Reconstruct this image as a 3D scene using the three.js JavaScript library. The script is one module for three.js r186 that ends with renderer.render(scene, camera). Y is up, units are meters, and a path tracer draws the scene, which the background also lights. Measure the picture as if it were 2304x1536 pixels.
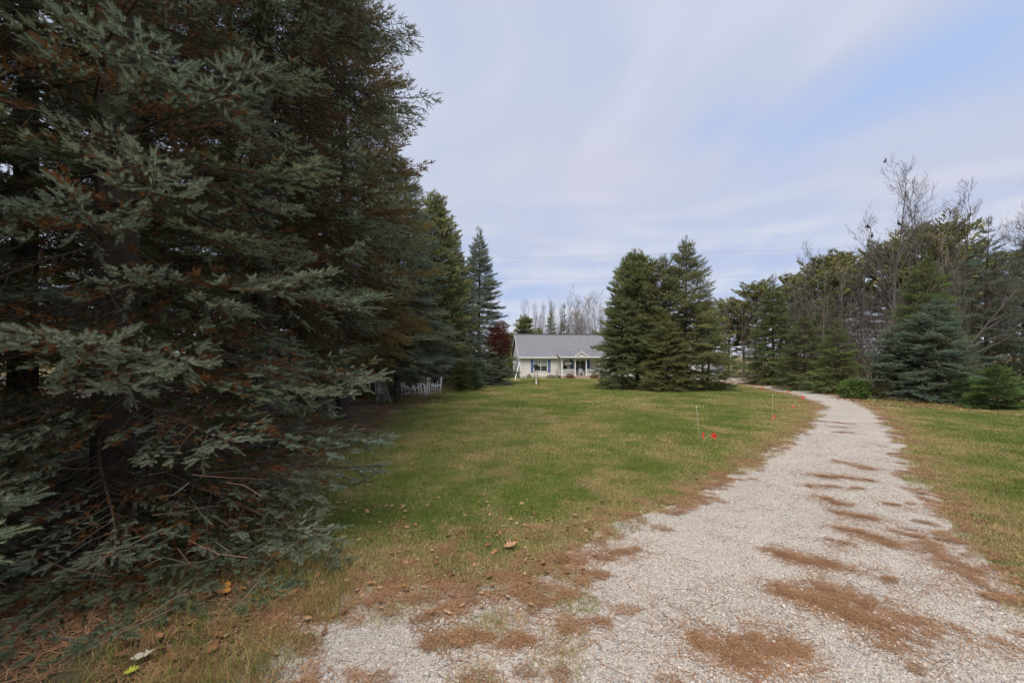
import * as THREE from 'three';
import { FontLoader } from 'three/addons/loaders/FontLoader.js';
import { TextGeometry } from 'three/addons/geometries/TextGeometry.js';
import { createNoise2D } from 'simplex-noise';

// ---------------------------------------------------------------- camera, sky, sun, exposure
const renderer = new THREE.WebGLRenderer({ antialias: true });
renderer.setSize(1024, 682);
renderer.toneMapping = THREE.LinearToneMapping;
renderer.toneMappingExposure = 2.85;
renderer.shadowMap.enabled = true;
const scene = new THREE.Scene();
const camera = new THREE.PerspectiveCamera(73.06, 1.5, 0.05, 3000);
camera.position.set(0, 2, 0);
camera.lookAt(0, 2, -10);
camera.setViewOffset(2304, 1536, 0, -32, 2304, 1536);   // a level camera with a slightly raised lens

function rng(seed) {
  let a = (seed * 2654435761) >>> 0;
  return () => { a = (a + 0x6d2b79f5) | 0; let t = Math.imul(a ^ (a >>> 15), 1 | a); t = (t + Math.imul(t ^ (t >>> 7), 61 | t)) ^ t; return ((t ^ (t >>> 14)) >>> 0) / 4294967296; };
}
const noise = createNoise2D(rng(11)), noiseB = createNoise2D(rng(12));
const fbm = (x, y, n = 4, f = noise) => { let s = 0, a = 0.5; for (let i = 0; i < n; i++) { s += a * f(x, y); x = x * 2.03 + 17.1; y = y * 2.03 - 9.7; a *= 0.5; } return s; };
const lerp = THREE.MathUtils.lerp, clamp = THREE.MathUtils.clamp, sstep = THREE.MathUtils.smoothstep;
const lin = (c) => { c /= 255; return c <= 0.04045 ? c / 12.92 : ((c + 0.055) / 1.055) ** 2.4; };
const L3 = (r, g, b) => [lin(r), lin(g), lin(b)];
const mix3 = (a, b, t) => [lerp(a[0], b[0], t), lerp(a[1], b[1], t), lerp(a[2], b[2], t)];

{ // thin high overcast: grey lavender layers drawn out along the wind, with pale blue between them
  const AIR = 0.358, W = 2048, H = 1024, data = new Float32Array(W * H * 4);
  const blue = L3(173, 195, 236), grey = L3(196, 204, 226), white = L3(224, 228, 240), rose = L3(212, 211, 223), low = L3(216, 220, 234);
  for (let j = 0; j < H; j++) {
    const up = ((j + 0.5) / H - 0.5) * Math.PI, y = Math.sin(up), cy = Math.cos(up);
    for (let i = 0; i < W; i++) {
      const a = ((i + 0.5) / W - 0.5) * 2 * Math.PI, x = Math.cos(a) * cy, z = Math.sin(a) * cy;
      let c = low;
      if (y > -0.02) {
        const k = 1 / (Math.max(y, 0) + 0.13), px = x * k, pz = z * k;
        const al = px * 0.05 - pz * 0.9987, ac = px * 0.9987 + pz * 0.05;
        const wx = fbm(al * 0.3, ac * 0.3, 2, noiseB) * 0.5;
        const layer = fbm(al * 0.42 + 3, ac * 0.62 + wx, 4) * 0.8 + 0.5;
        const fine = fbm(al * 0.5 + 9, ac * 2.6 + wx * 1.5, 3, noiseB);
        const broad = fbm(px * 0.45 + 31, pz * 0.45 + 4, 2);
        c = mix3(blue, grey, sstep(layer + broad * 0.6 + fine * 0.15, -0.3, 0.62));
        c = mix3(c, white, 0.3 * sstep(layer + fine * 0.45 - broad * 0.25, 0.62, 1.15));
        c = mix3(c, rose, 0.55 * sstep(broad + fine * 0.1, -0.05, 0.55));
        const band = fbm(a * 2.2 + 5, y * 15, 3, noiseB) + 0.2 * fine;
        c = mix3(c, mix3(blue, white, sstep(band, -0.45, 0.6)), 0.55 * (1 - sstep(y, 0.1, 0.42)));
        c = mix3(low, c, sstep(y, 0.0, 0.12));
      }
      const o = (j * W + i) * 4;
      data[o] = c[0] * AIR; data[o + 1] = c[1] * AIR; data[o + 2] = c[2] * AIR; data[o + 3] = 1;
    }
  }
  const sky = new THREE.DataTexture(data, W, H, THREE.RGBAFormat, THREE.FloatType);
  sky.mapping = THREE.EquirectangularReflectionMapping; sky.magFilter = THREE.LinearFilter; sky.minFilter = THREE.LinearFilter; sky.needsUpdate = true;
  scene.background = sky; scene.environment = sky;
}
const sun = new THREE.DirectionalLight(new THREE.Color(1, 0.92, 0.8), 1.5);
sun.position.set(-9, 65, 17); sun.target.position.set(0, 0, -20); sun.castShadow = true; sun.shadow.radius = 70;
Object.assign(sun.shadow.camera, { left: -60, right: 60, top: 60, bottom: -60, near: 1, far: 260 });
sun.shadow.mapSize.set(4096, 4096);
scene.add(sun, sun.target);

// ---------------------------------------------------------------- helpers
const V = (x, y, z) => new THREE.Vector3(x, y, z);
const taken = {};
const numbered = (n) => { const k = taken[n] = (taken[n] ?? -1) + 1; return k ? n + '_' + String(k).padStart(3, '0') : n; };
const gy = (d) => { const t = clamp((d - 9) / 46, 0, 1); return -0.65 * t * t * (3 - 2 * t); };   // the lawn falls gently towards the house
function tag(o, label, category, group, kind) {
  if (label) o.userData.label = label;
  if (category) o.userData.category = category;
  if (group) o.userData.group = group;
  if (kind) o.userData.kind = kind;
  return o;
}
function thing(name, label, category, x, d, group, y = gy(d)) {   // a Group at the thing's base; d is the distance in front of the camera
  const o = new THREE.Group(); o.name = numbered(name); o.position.set(x, y, -d); scene.add(o);
  return tag(o, label, category, group);
}
function part(parent, name, geo, mat, kind) {
  const m = new THREE.Mesh(geo, mat); m.name = name; m.castShadow = m.receiveShadow = true; parent.add(m);
  if (kind) m.userData.kind = kind;
  return m;
}
function structure(name, geo, mat) { const m = part(scene, name, geo, mat, 'structure'); m.userData.label = undefined; delete m.userData.label; return m; }
const _c = new THREE.Color();
function scatter(parent, name, geo, mat, list) {   // many small alike pieces: list of [matrix, [r, g, b]]
  if (!list.length) return null;
  const m = new THREE.InstancedMesh(geo, mat, list.length);
  m.name = name; m.castShadow = m.receiveShadow = true; m.userData.kind = 'stuff';
  list.forEach(([mx, c], i) => { m.setMatrixAt(i, mx); if (c) m.setColorAt(i, _c.setRGB(c[0], c[1], c[2])); });
  parent.add(m);
  return m;
}
const _q = new THREE.Quaternion(), _e = new THREE.Euler();
const TRS = (x, y, z, rx, ry, rz, sx, sy = sx, sz = sx) => new THREE.Matrix4().compose(V(x, y, z), _q.setFromEuler(_e.set(rx, ry, rz, 'YXZ')).clone(), V(sx, sy, sz));

class GB {   // collects coloured triangles
  constructor() { this.p = []; this.c = []; this.n = []; }
  tri(ax, ay, az, bx, by, bz, cx, cy, cz, k, m) {
    const ex = bx - ax, ey = by - ay, ez = bz - az, fx = cx - ax, fy = cy - ay, fz = cz - az, gx = ey * fz - ez * fy, gy_ = ez * fx - ex * fz, gz = ex * fy - ey * fx;
    if (m) { if (gx * m[0] + gy_ * m[1] + gz * m[2] < 0) this.p.push(bx, by, bz, ax, ay, az, cx, cy, cz); else this.p.push(ax, ay, az, bx, by, bz, cx, cy, cz); this.n.push(...m, ...m, ...m); } else { this.p.push(ax, ay, az, bx, by, bz, cx, cy, cz); const l = Math.hypot(gx, gy_, gz) || 1; for (let i = 0; i < 3; i++) this.n.push(gx / l, gy_ / l, gz / l); } const [r, g, b] = k; this.c.push(r, g, b, r, g, b, r, g, b); }
  quad(a, b, c, d, k) { this.tri(a.x, a.y, a.z, b.x, b.y, b.z, c.x, c.y, c.z, k); this.tri(a.x, a.y, a.z, c.x, c.y, c.z, d.x, d.y, d.z, k); }
  tube(pts, rad, sides, k, cap) {
    let prev = null;
    for (let i = 0; i < pts.length; i++) {
      const d = (i < pts.length - 1 ? pts[i + 1].clone().sub(pts[i]) : pts[i].clone().sub(pts[i - 1])).normalize();
      const u = Math.abs(d.y) > 0.9 ? V(1, 0, 0) : V(0, 1, 0); u.cross(d).normalize(); const v = d.clone().cross(u), ring = [];
      const r = typeof rad === 'function' ? rad(i / (pts.length - 1)) : rad[i];
      for (let s = 0; s < sides; s++) { const a = (s / sides) * 2 * Math.PI; ring.push(pts[i].clone().addScaledVector(u, r * Math.cos(a)).addScaledVector(v, r * Math.sin(a))); }
      if (prev) for (let s = 0; s < sides; s++) { const t = (s + 1) % sides; this.quad(prev[s], prev[t], ring[t], ring[s], typeof k === 'function' ? k() : k); }
      prev = ring;
    }
    if (cap) for (let s = 1; s < sides - 1; s++) this.tri(prev[0].x, prev[0].y, prev[0].z, prev[s].x, prev[s].y, prev[s].z, prev[s + 1].x, prev[s + 1].y, prev[s + 1].z, typeof k === 'function' ? k() : k);
  }
  box(x0, x1, y0, y1, z0, z1, k = [1, 1, 1]) {
    const P = [V(x0, y0, z0), V(x1, y0, z0), V(x1, y1, z0), V(x0, y1, z0), V(x0, y0, z1), V(x1, y0, z1), V(x1, y1, z1), V(x0, y1, z1)];
    for (const [a, b, c, d] of [[4, 5, 6, 7], [1, 0, 3, 2], [0, 4, 7, 3], [5, 1, 2, 6], [7, 6, 2, 3], [0, 1, 5, 4]]) this.quad(P[a], P[b], P[c], P[d], k);
  }
  shoot(R, b, d, len, n, nl, nw, k, lean = 0.62, brush = false) {   // one twig tip clothed in needles
    let ux = 0, uy = 1, uz = 0; if (Math.abs(d.y) > 0.85) { ux = 1; uy = 0; }
    let vx = uy * d.z - uz * d.y, vy = uz * d.x - ux * d.z, vz = ux * d.y - uy * d.x; let l = Math.hypot(vx, vy, vz); vx /= l; vy /= l; vz /= l;
    ux = d.y * vz - d.z * vy; uy = d.z * vx - d.x * vz; uz = d.x * vy - d.y * vx;
    const off = R() * 6.28;
    for (let i = 0; i < n; i++) {
      const t = (i + R()) / n, a = off + i * 2.39996 + R() * 0.6, ca = Math.cos(a), sa = Math.sin(a), f = lean + t * t * 0.75 + (R() - 0.5) * 0.3, q = 0.82 - t * t * 0.22;
      const rx = ux * ca + vx * sa, ry = uy * ca + vy * sa, rz = uz * ca + vz * sa;
      const nx = d.x * f + rx * q, ny = d.y * f + ry * q + 0.08, nz = d.z * f + rz * q, m = (nl * (0.8 + R() * 0.35)) / Math.hypot(nx, ny, nz);
      const px = b.x + d.x * len * t, py = b.y + d.y * len * t, pz = b.z + d.z * len * t, w = nw * 0.5;
      const sx = -ux * sa + vx * ca, sy = -uy * sa + vy * ca, sz = -uz * sa + vz * ca, j = 0.8 + R() * 0.4;
      this.tri(px - sx * w, py - sy * w, pz - sz * w, px + sx * w, py + sy * w, pz + sz * w, px + nx * m, py + ny * m, pz + nz * m, [k[0] * j, k[1] * j, k[2] * j], brush && this.round(rx * 0.75 + d.x * 0.25, ry * 0.75 + d.y * 0.25 + 0.55, rz * 0.75 + d.z * 0.25));
    }
  }
  round(x, y, z) { const l = Math.hypot(x, y, z) || 1; return [x / l, y / l, z / l]; }   // a shoot is shaded as the round brush it is
  geo() {
    const g = new THREE.BufferGeometry();
    g.setAttribute('position', new THREE.Float32BufferAttribute(this.p, 3));
    g.setAttribute('color', new THREE.Float32BufferAttribute(this.c, 3));
    g.setAttribute('normal', new THREE.Float32BufferAttribute(this.n, 3));
    return g;
  }
}
const matte = (rough = 0.85, extra = {}) => new THREE.MeshPhysicalMaterial({ vertexColors: true, specularIntensity: 0.35, roughness: rough, side: THREE.DoubleSide, ...extra });
const paint = (r, g, b, rough = 0.6, extra = {}) => new THREE.MeshStandardMaterial({ color: new THREE.Color().setRGB(r, g, b), roughness: rough, side: THREE.DoubleSide, ...extra });
const M = { leaf: matte(1, { transmission: 0.3, thickness: 0 }), bark: matte(0.95), blade: matte(0.75), stone: matte(0.8), dry: matte(0.9) };
function dataMap(n, f, srgb, rep) {   // n x n texture from f(u, v) -> [r, g, b] in 0..1 linear
  const a = new Uint8Array(n * n * 4), enc = (v) => clamp(Math.round(255 * (srgb ? (v <= 0.0031308 ? 12.92 * v : 1.055 * v ** (1 / 2.4) - 0.055) : v)), 0, 255);
  for (let j = 0; j < n; j++) for (let i = 0; i < n; i++) { const c = f(i, j), o = (j * n + i) * 4; a[o] = enc(c[0]); a[o + 1] = enc(c[1]); a[o + 2] = enc(c[2]); a[o + 3] = 255; }
  const t = new THREE.DataTexture(a, n, n); t.wrapS = t.wrapT = THREE.RepeatWrapping; t.magFilter = THREE.LinearFilter; t.minFilter = THREE.LinearFilter;
  if (srgb) t.colorSpace = THREE.SRGBColorSpace;
  if (rep) t.repeat.set(rep, rep);
  t.needsUpdate = true;
  return t;
}

// ---------------------------------------------------------------- the drive's outline, in metres: [x, distance]
const EDGE_L = [[-3.4, -6], [-2.5, 1.2], [-1.95, 2.9], [-1.75, 3.55], [-1.15, 3.95], [-0.4, 4.02], [0.2, 4.1], [0.5, 4.55], [1.12, 5.32], [2.55, 6.48], [3.34, 7.41], [4.77, 9.02], [7.54, 12.26], [11.21, 17.03], [13.75, 21.29], [16.69, 29.44], [19.42, 40.44], [19.6, 47], [18.6, 56.5]];
const EDGE_R = [[3.2, -6], [3.5, 1.2], [3.9, 2.9], [4.35, 3.91], [5.01, 5.06], [5.6, 5.9], [6.25, 6.91], [7.4, 8.5], [8.89, 10.38], [12.3, 15.04], [15.81, 20.8], [18.55, 27.55], [21.28, 36.29], [22.44, 43.26], [25.5, 49], [27.4, 53], [27.6, 56.5]];
function resample(pts, n) {
  const c = new THREE.CatmullRomCurve3(pts.map(([x, d]) => V(x, 0, d)), false, 'centripetal');
  return c.getSpacedPoints(n).map((p) => [p.x, p.z]);
}
const EL = resample(EDGE_L, 240), ER = resample(EDGE_R, 240);
const OUTLINE = [...EL, ...[...ER].reverse()];
function inDrive(x, d) {
  let k = false;
  for (let i = 0, j = OUTLINE.length - 1; i < OUTLINE.length; j = i++) { const [xi, yi] = OUTLINE[i], [xj, yj] = OUTLINE[j]; if (yi > d !== yj > d && x < ((xj - xi) * (d - yi)) / (yj - yi) + xi) k = !k; }
  return k;
}
function edgeDist(x, d) { let m = 1e9; for (const e of [EL, ER]) for (let i = 0; i < e.length; i++) { const a = e[i][0] - x, b = e[i][1] - d; m = Math.min(m, a * a + b * b); } return Math.sqrt(m); }
const signedDrive = (x, d) => (inDrive(x, d) ? -1 : 1) * edgeDist(x, d);
const leftWood = (d) => lerp(-1.75, -3.2, sstep(d, 3, 9.5)) - 0.7 * sstep(d, 11, 22) - 0.25 * Math.sin(d * 1.3);   // x where the lawn ends under the spruces
const rightWood = (d) => (d < 16 ? 60 : lerp(16.6, 20.5, clamp((d - 18.5) / 14, 0, 1)) + (d < 18.5 ? (18.5 - d) * 3 : 0));

// ---------------------------------------------------------------- ground
const GREEN = [0.175, 0.2, 0.045], LUSH = [0.135, 0.18, 0.04], STRAW = [0.33, 0.25, 0.11], LITTER = [0.19, 0.115, 0.065], SOIL = [0.05, 0.04, 0.03];
function lawnTone(x, d) {   // what grows or lies at this place: shares of [green, lush, straw, litter, soil]
  const big = fbm(x * 0.16, d * 0.11 + 5), mid = fbm(x * 0.55 + 7, d * 0.42, 3, noiseB), sd = signedDrive(x, d);
  const edge = clamp(1 - sd / (1.5 + mid * 1.2), 0, 1), front = clamp((5.6 - d + mid * 0.8 + x * 0.12) / 1.6, 0, 1) * (sd > 0 ? 1 : 0);
  let straw = clamp(0.2 + big * 0.55 + mid * 0.45 + edge * 0.75 + front * 0.7, 0, 1), lush = clamp(0.28 - big * 0.9 - mid * 0.55 - edge, 0, 1);
  const wood = sstep(leftWood(d) - x, -0.35, 0.9), rw = sstep(x - rightWood(d), -0.4, 1.2);
  return { straw, lush, litter: clamp(Math.max(rw, wood * 0.55) + (edge > 0.8 ? 0.12 + mid * 0.4 : 0), 0, 1), soil: wood * 0.8 };
}
function toneColor(t) {
  let c = mix3(mix3(GREEN, LUSH, t.lush), STRAW, t.straw * 0.75);
  c = mix3(c, LITTER, t.litter); return mix3(c, SOIL, t.soil * 0.6);
}
{
  const xs = [], ds = [];
  for (const v of [-900, -500, -300, -180, -120, -80, -60, -48]) xs.push(v);
  for (let v = -40; v < -12; v += 2) xs.push(v); for (let v = -12; v < 30; v += 0.3) xs.push(v); for (let v = 30; v <= 48; v += 2) xs.push(v);
  for (const v of [60, 80, 120, 180, 300, 500, 900]) xs.push(v);
  for (const v of [-300, -120, -60, -30, -12, -6]) ds.push(v); for (let v = 0; v < 60; v += 0.3) ds.push(v); for (let v = 60; v < 100; v += 4) ds.push(v); for (const v of [110, 140, 200, 320, 600, 1200]) ds.push(v);
  const p = [], c = [], uv = [], ix = [], nx = xs.length;
  for (const d of ds) for (const x of xs) {
    p.push(x, gy(d), -d); uv.push(x / 3, d / 3);
    const k = d > -1 && d < 62 && x > -13 && x < 31 ? toneColor(lawnTone(x, d)) : x < -8 && d < 60 ? mix3(SOIL, LITTER, 0.25) : mix3(GREEN, LITTER, 0.5);
    c.push(k[0] * 1.5, k[1] * 1.5, k[2] * 1.5);
  }
  for (let j = 0; j < ds.length - 1; j++) for (let i = 0; i < nx - 1; i++) { const a = j * nx + i; ix.push(a, a + 1, a + nx, a + 1, a + nx + 1, a + nx); }
  const g = new THREE.BufferGeometry();
  g.setAttribute('position', new THREE.Float32BufferAttribute(p, 3)); g.setAttribute('color', new THREE.Float32BufferAttribute(c, 3)); g.setAttribute('uv', new THREE.Float32BufferAttribute(uv, 2)); g.setIndex(ix); g.computeVertexNormals();
  const R = rng(3), N = 1024, hgt = new Float32Array(N * N);
  for (let k = 0; k < 26000; k++) {   // matted blades, drawn as short strokes that wrap round
    let x = R() * N, y = R() * N; const a = R() * 6.28, l = 10 + R() * 18, v = 0.25 + R() * 0.75;
    for (let s = 0; s < l; s++) { x += Math.cos(a); y += Math.sin(a); hgt[((y | 0) & (N - 1)) * N + ((x | 0) & (N - 1))] = v; }
  }
  const map = dataMap(N, (i, j) => { const h = hgt[j * N + i]; return [0.4 + 0.5 * h, 0.4 + 0.48 * h, 0.4 + 0.4 * h]; }, true);
  const bump = dataMap(N, (i, j) => { const h = hgt[j * N + i]; return [h, h, h]; });
  structure('ground', g, new THREE.MeshStandardMaterial({ vertexColors: true, map, bumpMap: bump, bumpScale: 0.012, roughness: 0.95, side: THREE.DoubleSide }));
}
// ---------------------------------------------------------------- gravel drive
const STONE = [[0.44, 0.4, 0.355], [0.48, 0.445, 0.4], [0.4, 0.36, 0.32], [0.36, 0.34, 0.325], [0.42, 0.365, 0.315], [0.28, 0.277, 0.285], [0.55, 0.52, 0.48], [0.37, 0.31, 0.265], [0.18, 0.182, 0.2]];
const pickStone = (R) => STONE[R() < 0.1 ? (R() < 0.35 ? 8 : 5) : [0, 1, 2, 3, 4, 6, 7, 1, 0][(R() * 9) | 0]];
{
  const N = 1024, R = rng(5), col = new Float32Array(N * N * 3), hg = new Float32Array(N * N);
  for (let k = 0; k < N * N; k++) { const v = 0.8 + R() * 0.4; col[k * 3] = 0.41 * v; col[k * 3 + 1] = 0.37 * v; col[k * 3 + 2] = 0.325 * v; }
  for (let k = 0; k < 17000; k++) {
    const x0 = R() * N, y0 = R() * N, r = 2.2 + R() * R() * 6.2, e = 0.6 + R() * 0.4, a = R() * 3.14, c = pickStone(R), ca = Math.cos(a), sa = Math.sin(a), j = 0.85 + R() * 0.3, top = 0.3 + 0.7 * R();
    for (let y = -r | 0; y <= r; y++) for (let x = -r | 0; x <= r; x++) {
      const u = (x * ca + y * sa) / r, v = (-x * sa + y * ca) / (r * e), q = u * u + v * v;
      if (q < 1) { const o = (((y0 + y) | 0) & (N - 1)) * N + (((x0 + x) | 0) & (N - 1)), h = top * Math.sqrt(1 - q); hg[o] = h; col[o * 3] = c[0] * j; col[o * 3 + 1] = c[1] * j; col[o * 3 + 2] = c[2] * j; }
    }
  }
  const map = dataMap(N, (i, j) => { const o = (j * N + i) * 3; return [col[o], col[o + 1], col[o + 2]]; }, true), bump = dataMap(N, (i, j) => { const h = hg[j * N + i]; return [h, h, h]; });
  const n = EL.length, m = 16, p = [], uv = [], ix = [], c = [];
  for (let i = 0; i < n; i++) for (let k = 0; k <= m; k++) {
    const t = k / m, a = EL[i], b = ER[i], w = Math.hypot(b[0] - a[0], b[1] - a[1]), wob = (k === 0 ? 0.34 * fbm(i * 0.4, 2, 3) : k === m ? 0.34 * fbm(i * 0.4, 8, 3) : 0) / w;
    const x = lerp(a[0], b[0], t + wob), d = lerp(a[1], b[1], t + wob), tr = fbm(x * 0.8, d * 0.8, 3) * 0.1;
    p.push(x, gy(d) + 0.012, -d); uv.push(x / 2.1, d / 2.1);
    const s = 1.0 + tr + 0.06 * noiseB(x * 0.35, d * 0.35); c.push(s, s * (0.985 + tr * 0.1), s * 0.97);
  }
  for (let i = 0; i < n - 1; i++) for (let k = 0; k < m; k++) { const a = i * (m + 1) + k; ix.push(a, a + 1, a + m + 1, a + 1, a + m + 2, a + m + 1); }
  const g = new THREE.BufferGeometry();
  g.setAttribute('position', new THREE.Float32BufferAttribute(p, 3)); g.setAttribute('color', new THREE.Float32BufferAttribute(c, 3)); g.setAttribute('uv', new THREE.Float32BufferAttribute(uv, 2)); g.setIndex(ix); g.computeVertexNormals();
  structure('gravel_drive', g, new THREE.MeshStandardMaterial({ vertexColors: true, map, bumpMap: bump, bumpScale: 0.012, roughness: 0.9, side: THREE.DoubleSide }));

  // loose pebbles as real stones, nearest the camera
  const shapes = [0, 1, 2].map((s) => {
    const q = new THREE.IcosahedronGeometry(1, 1), a = q.attributes.position, v = V(0, 0, 0), sc = [[1, 0.62, 0.8], [1, 0.75, 0.9], [1.15, 0.5, 0.75]][s];
    for (let i = 0; i < a.count; i++) { v.fromBufferAttribute(a, i); const f = 1 + 0.22 * noise(v.x * 1.1 + s * 9, v.y * 1.1 + v.z * 1.7); a.setXYZ(i, v.x * f * sc[0], v.y * f * sc[1], v.z * f * sc[2]); }
    q.deleteAttribute('uv'); q.setAttribute('color', new THREE.Float32BufferAttribute(new Float32Array(a.count * 3).fill(1), 3));
    const w = q.toNonIndexed ? q : q; w.computeVertexNormals(); return w;
  });
  const list = [[], [], []];
  for (let tries = 0; tries < 260000; tries++) {
    const d = 2.3 + 9.5 * R() ** 1.7, x = -2.2 + R() * 10.5;
    if (Math.abs(x) > d * 1.15 + 0.3) continue;
    const dens = d < 4.6 ? 1 : d < 6.5 ? 0.7 : 0.45;
    if (R() > dens * (0.45 + 0.55 * sstep(fbm(x * 1.1 - d * 0.9, (x + d) * 0.22, 3, noiseB), -0.25, 0.2))) continue;
    let ok = inDrive(x, d);
    if (ok && x < 0.9 && d > 2.6) ok = fbm(x * 1.6 + 3, d * 1.6, 3) > -0.3 + (d - 3.2) * 0.22 + R() * 0.2 - 0.1;
    else if (!ok) { const e = edgeDist(x, d); ok = e < 0.4 && R() < 0.4 * (1 - e / 0.4); }
    if (!ok) continue;
    const r = (0.0035 + 0.006 * R() + (R() < 0.07 ? 0.006 * R() : 0)) * (d > 6 ? 1.25 : 1), c = pickStone(R), j = 0.82 + R() * 0.3;
    list[(R() * 3) | 0].push([TRS(x, gy(d) + 0.012 + r * 0.22, -d, (R() - 0.5) * 0.7, R() * 6.28, (R() - 0.5) * 0.7, r), [c[0] * j, c[1] * j, c[2] * j]]);
  }
  const pebbles = new THREE.Group(); pebbles.name = 'gravel'; tag(pebbles, 'loose cream and grey pebbles strewn over the drive', 'gravel', null, 'stuff'); scene.add(pebbles);
  list.forEach((l, i) => scatter(pebbles, 'pebble_layer', shapes[i], M.stone, l));
}

// ---------------------------------------------------------------- grass, needle litter, fallen leaves
function grassPatch(seed, n, rad, hMin, hMax, w, cols) {
  const R = rng(seed), g = new GB();
  for (let i = 0; i < n; i++) {
    const a = R() * 6.28, r = rad * Math.sqrt(R()), x = r * Math.cos(a), z = r * Math.sin(a), h = lerp(hMin, hMax, R()), la = R() * 6.28, le = h * (0.15 + 0.75 * R()), fa = R() * 6.28;
    const k = cols[(R() * cols.length) | 0], j = 0.75 + R() * 0.5, c = [k[0] * j, k[1] * j, k[2] * j], wx = Math.cos(fa) * w * 0.5, wz = Math.sin(fa) * w * 0.5;
    const mx = x + Math.cos(la) * le * 0.35, mz = z + Math.sin(la) * le * 0.35, my = h * 0.6, tx = x + Math.cos(la) * le, tz = z + Math.sin(la) * le;
    g.tri(x - wx, -0.01, z - wz, x + wx, -0.01, z + wz, mx + wx * 0.8, my, mz + wz * 0.8, c);
    g.tri(x - wx, -0.01, z - wz, mx + wx * 0.8, my, mz + wz * 0.8, mx - wx * 0.8, my, mz - wz * 0.8, c);
    g.tri(mx - wx * 0.8, my, mz - wz * 0.8, mx + wx * 0.8, my, mz + wz * 0.8, tx, h, tz, c);
  }
  return g.geo();
}
const gGreen = [[0.175, 0.215, 0.048], [0.145, 0.19, 0.04], [0.22, 0.235, 0.068], [0.34, 0.285, 0.135]], gLush = [[0.14, 0.19, 0.04], [0.12, 0.175, 0.036], [0.17, 0.21, 0.05]], gStraw = [[0.4, 0.31, 0.145], [0.33, 0.25, 0.11], [0.25, 0.24, 0.085], [0.45, 0.36, 0.2]];
const PATCH = { near: [gGreen, gLush, gStraw].map((c, i) => grassPatch(40 + i, 420, 0.2, 0.018, 0.05, 0.0045, c)), far: [gGreen, gLush, gStraw].map((c, i) => grassPatch(50 + i, 420, 0.55, 0.025, 0.06, 0.014, c)) };
{
  const lists = { near: [[], [], []], far: [[], [], []] }, R = rng(61);
  const put = (set, x, d, s) => {
    const sd = signedDrive(x, d);
    if (sd < -0.22 + 0.42 * R()) { if (!(sd < 0 && x < 0.7 && d > 2.7 && d < 4.6 && fbm(x * 1.6 + 3, d * 1.6, 3) < -0.26 + (d - 3.4) * 0.24)) return; }
    const t = lawnTone(x, d);
    if (t.soil > 0.25 + R() * 0.6 || R() < t.litter * 0.9 || Math.abs(x) > d * 1.16 + 1.5) return;
    const v = R(), k = v < t.straw * 0.85 ? 2 : v < t.straw * 0.85 + t.lush * 1.1 ? 1 : 0, j = 0.85 + 0.3 * R();
    lists[set][k].push([TRS(x, gy(d), -d, 0, R() * 6.28, 0, s * (0.85 + R() * 0.3), s ** 0.5 * (0.75 + R() * 0.4 + 0.55 * Math.max(0, noiseB(x * 0.9, d * 0.9))), s), [j, j, j]]);
  };
  for (let d = 2.3; d < 9; d += 0.15) for (let x = -6; x < 12; x += 0.15) put('near', x + (R() - 0.5) * 0.2, d + (R() - 0.5) * 0.2, 0.9);
  for (let d = 9; d < 17; d += 0.23) for (let x = -7; x < 20; x += 0.23) put('near', x + (R() - 0.5) * 0.3, d + (R() - 0.5) * 0.3, 1.35);
  for (let d = 17; d < 57; d += 0.55) for (let x = -9; x < 24; x += 0.55) { const X = x + (R() - 0.5) * 0.6, D = d + (R() - 0.5) * 0.6; if (D > 51.5 && X > 0.5) continue; put('far', X, D, 1); }
  const lawn = new THREE.Group(); lawn.name = 'grass'; tag(lawn, 'short mown lawn grass, green with straw coloured patches', 'grass', null, 'stuff'); scene.add(lawn);
  for (const s of ['near', 'far']) lists[s].forEach((l, i) => scatter(lawn, ['green_blades', 'lush_blades', 'straw_blades'][i], PATCH[s][i], M.blade, l));

  // long unmown grass along the foot of the first spruces
  const tall = [0, 1].map((i) => grassPatch(70 + i, 26, 0.12, 0.06, 0.27, 0.0036, i ? [[0.34, 0.26, 0.11], [0.24, 0.19, 0.08], [0.16, 0.16, 0.05]] : [[0.13, 0.17, 0.035], [0.17, 0.19, 0.05], [0.3, 0.24, 0.1]])), tl = [[], []];
  for (let k = 0; k < 420; k++) {
    const d = 2.5 + 6.5 * R() ** 1.5, x = leftWood(d) + 0.2 - Math.abs(R() + R() - 0.6) * 1.15;
    tl[R() < 0.55 ? 1 : 0].push([TRS(x, gy(d), -d, (R() - 0.5) * 0.7, R() * 6.28, (R() - 0.5) * 0.7, 0.6 + R() * 0.55), [0.9 + R() * 0.2, 0.9 + R() * 0.2, 0.9]]);
  }
  for (let k = 0; k < 170; k++) { const d = 4.5 + 14 * R(), x = leftWood(d) + 0.3 + R() * 14; if (signedDrive(x, d) > 0.1) tl[R() < 0.4 ? 1 : 0].push([TRS(x, gy(d), -d, (R() - 0.5) * 0.6, R() * 6.28, (R() - 0.5) * 0.6, 0.22 + R() * 0.2), [1, 1, 1]]); }   // odd tufts the mower missed
  for (let k = 0; k < 260; k++) { const d = 20 + R() * 20, x = leftWood(d) + 0.2 - R() * 1.2; tl[R() < 0.7 ? 1 : 0].push([TRS(x, gy(d), -d, 0, R() * 6.28, 0, 1.2 + R()), [1, 1, 1]]); }
  for (let k = 0; k < 300; k++) { const d = 16.5 + R() * 22, x = rightWood(d) + (R() - 0.35) * 1.2; if (x < 30 && signedDrive(x, d) > 0.3) tl[1].push([TRS(x, gy(d), -d, 0, R() * 6.28, 0, 0.7 + R() * 0.6), [0.9, 0.8, 0.7]]); }
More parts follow.
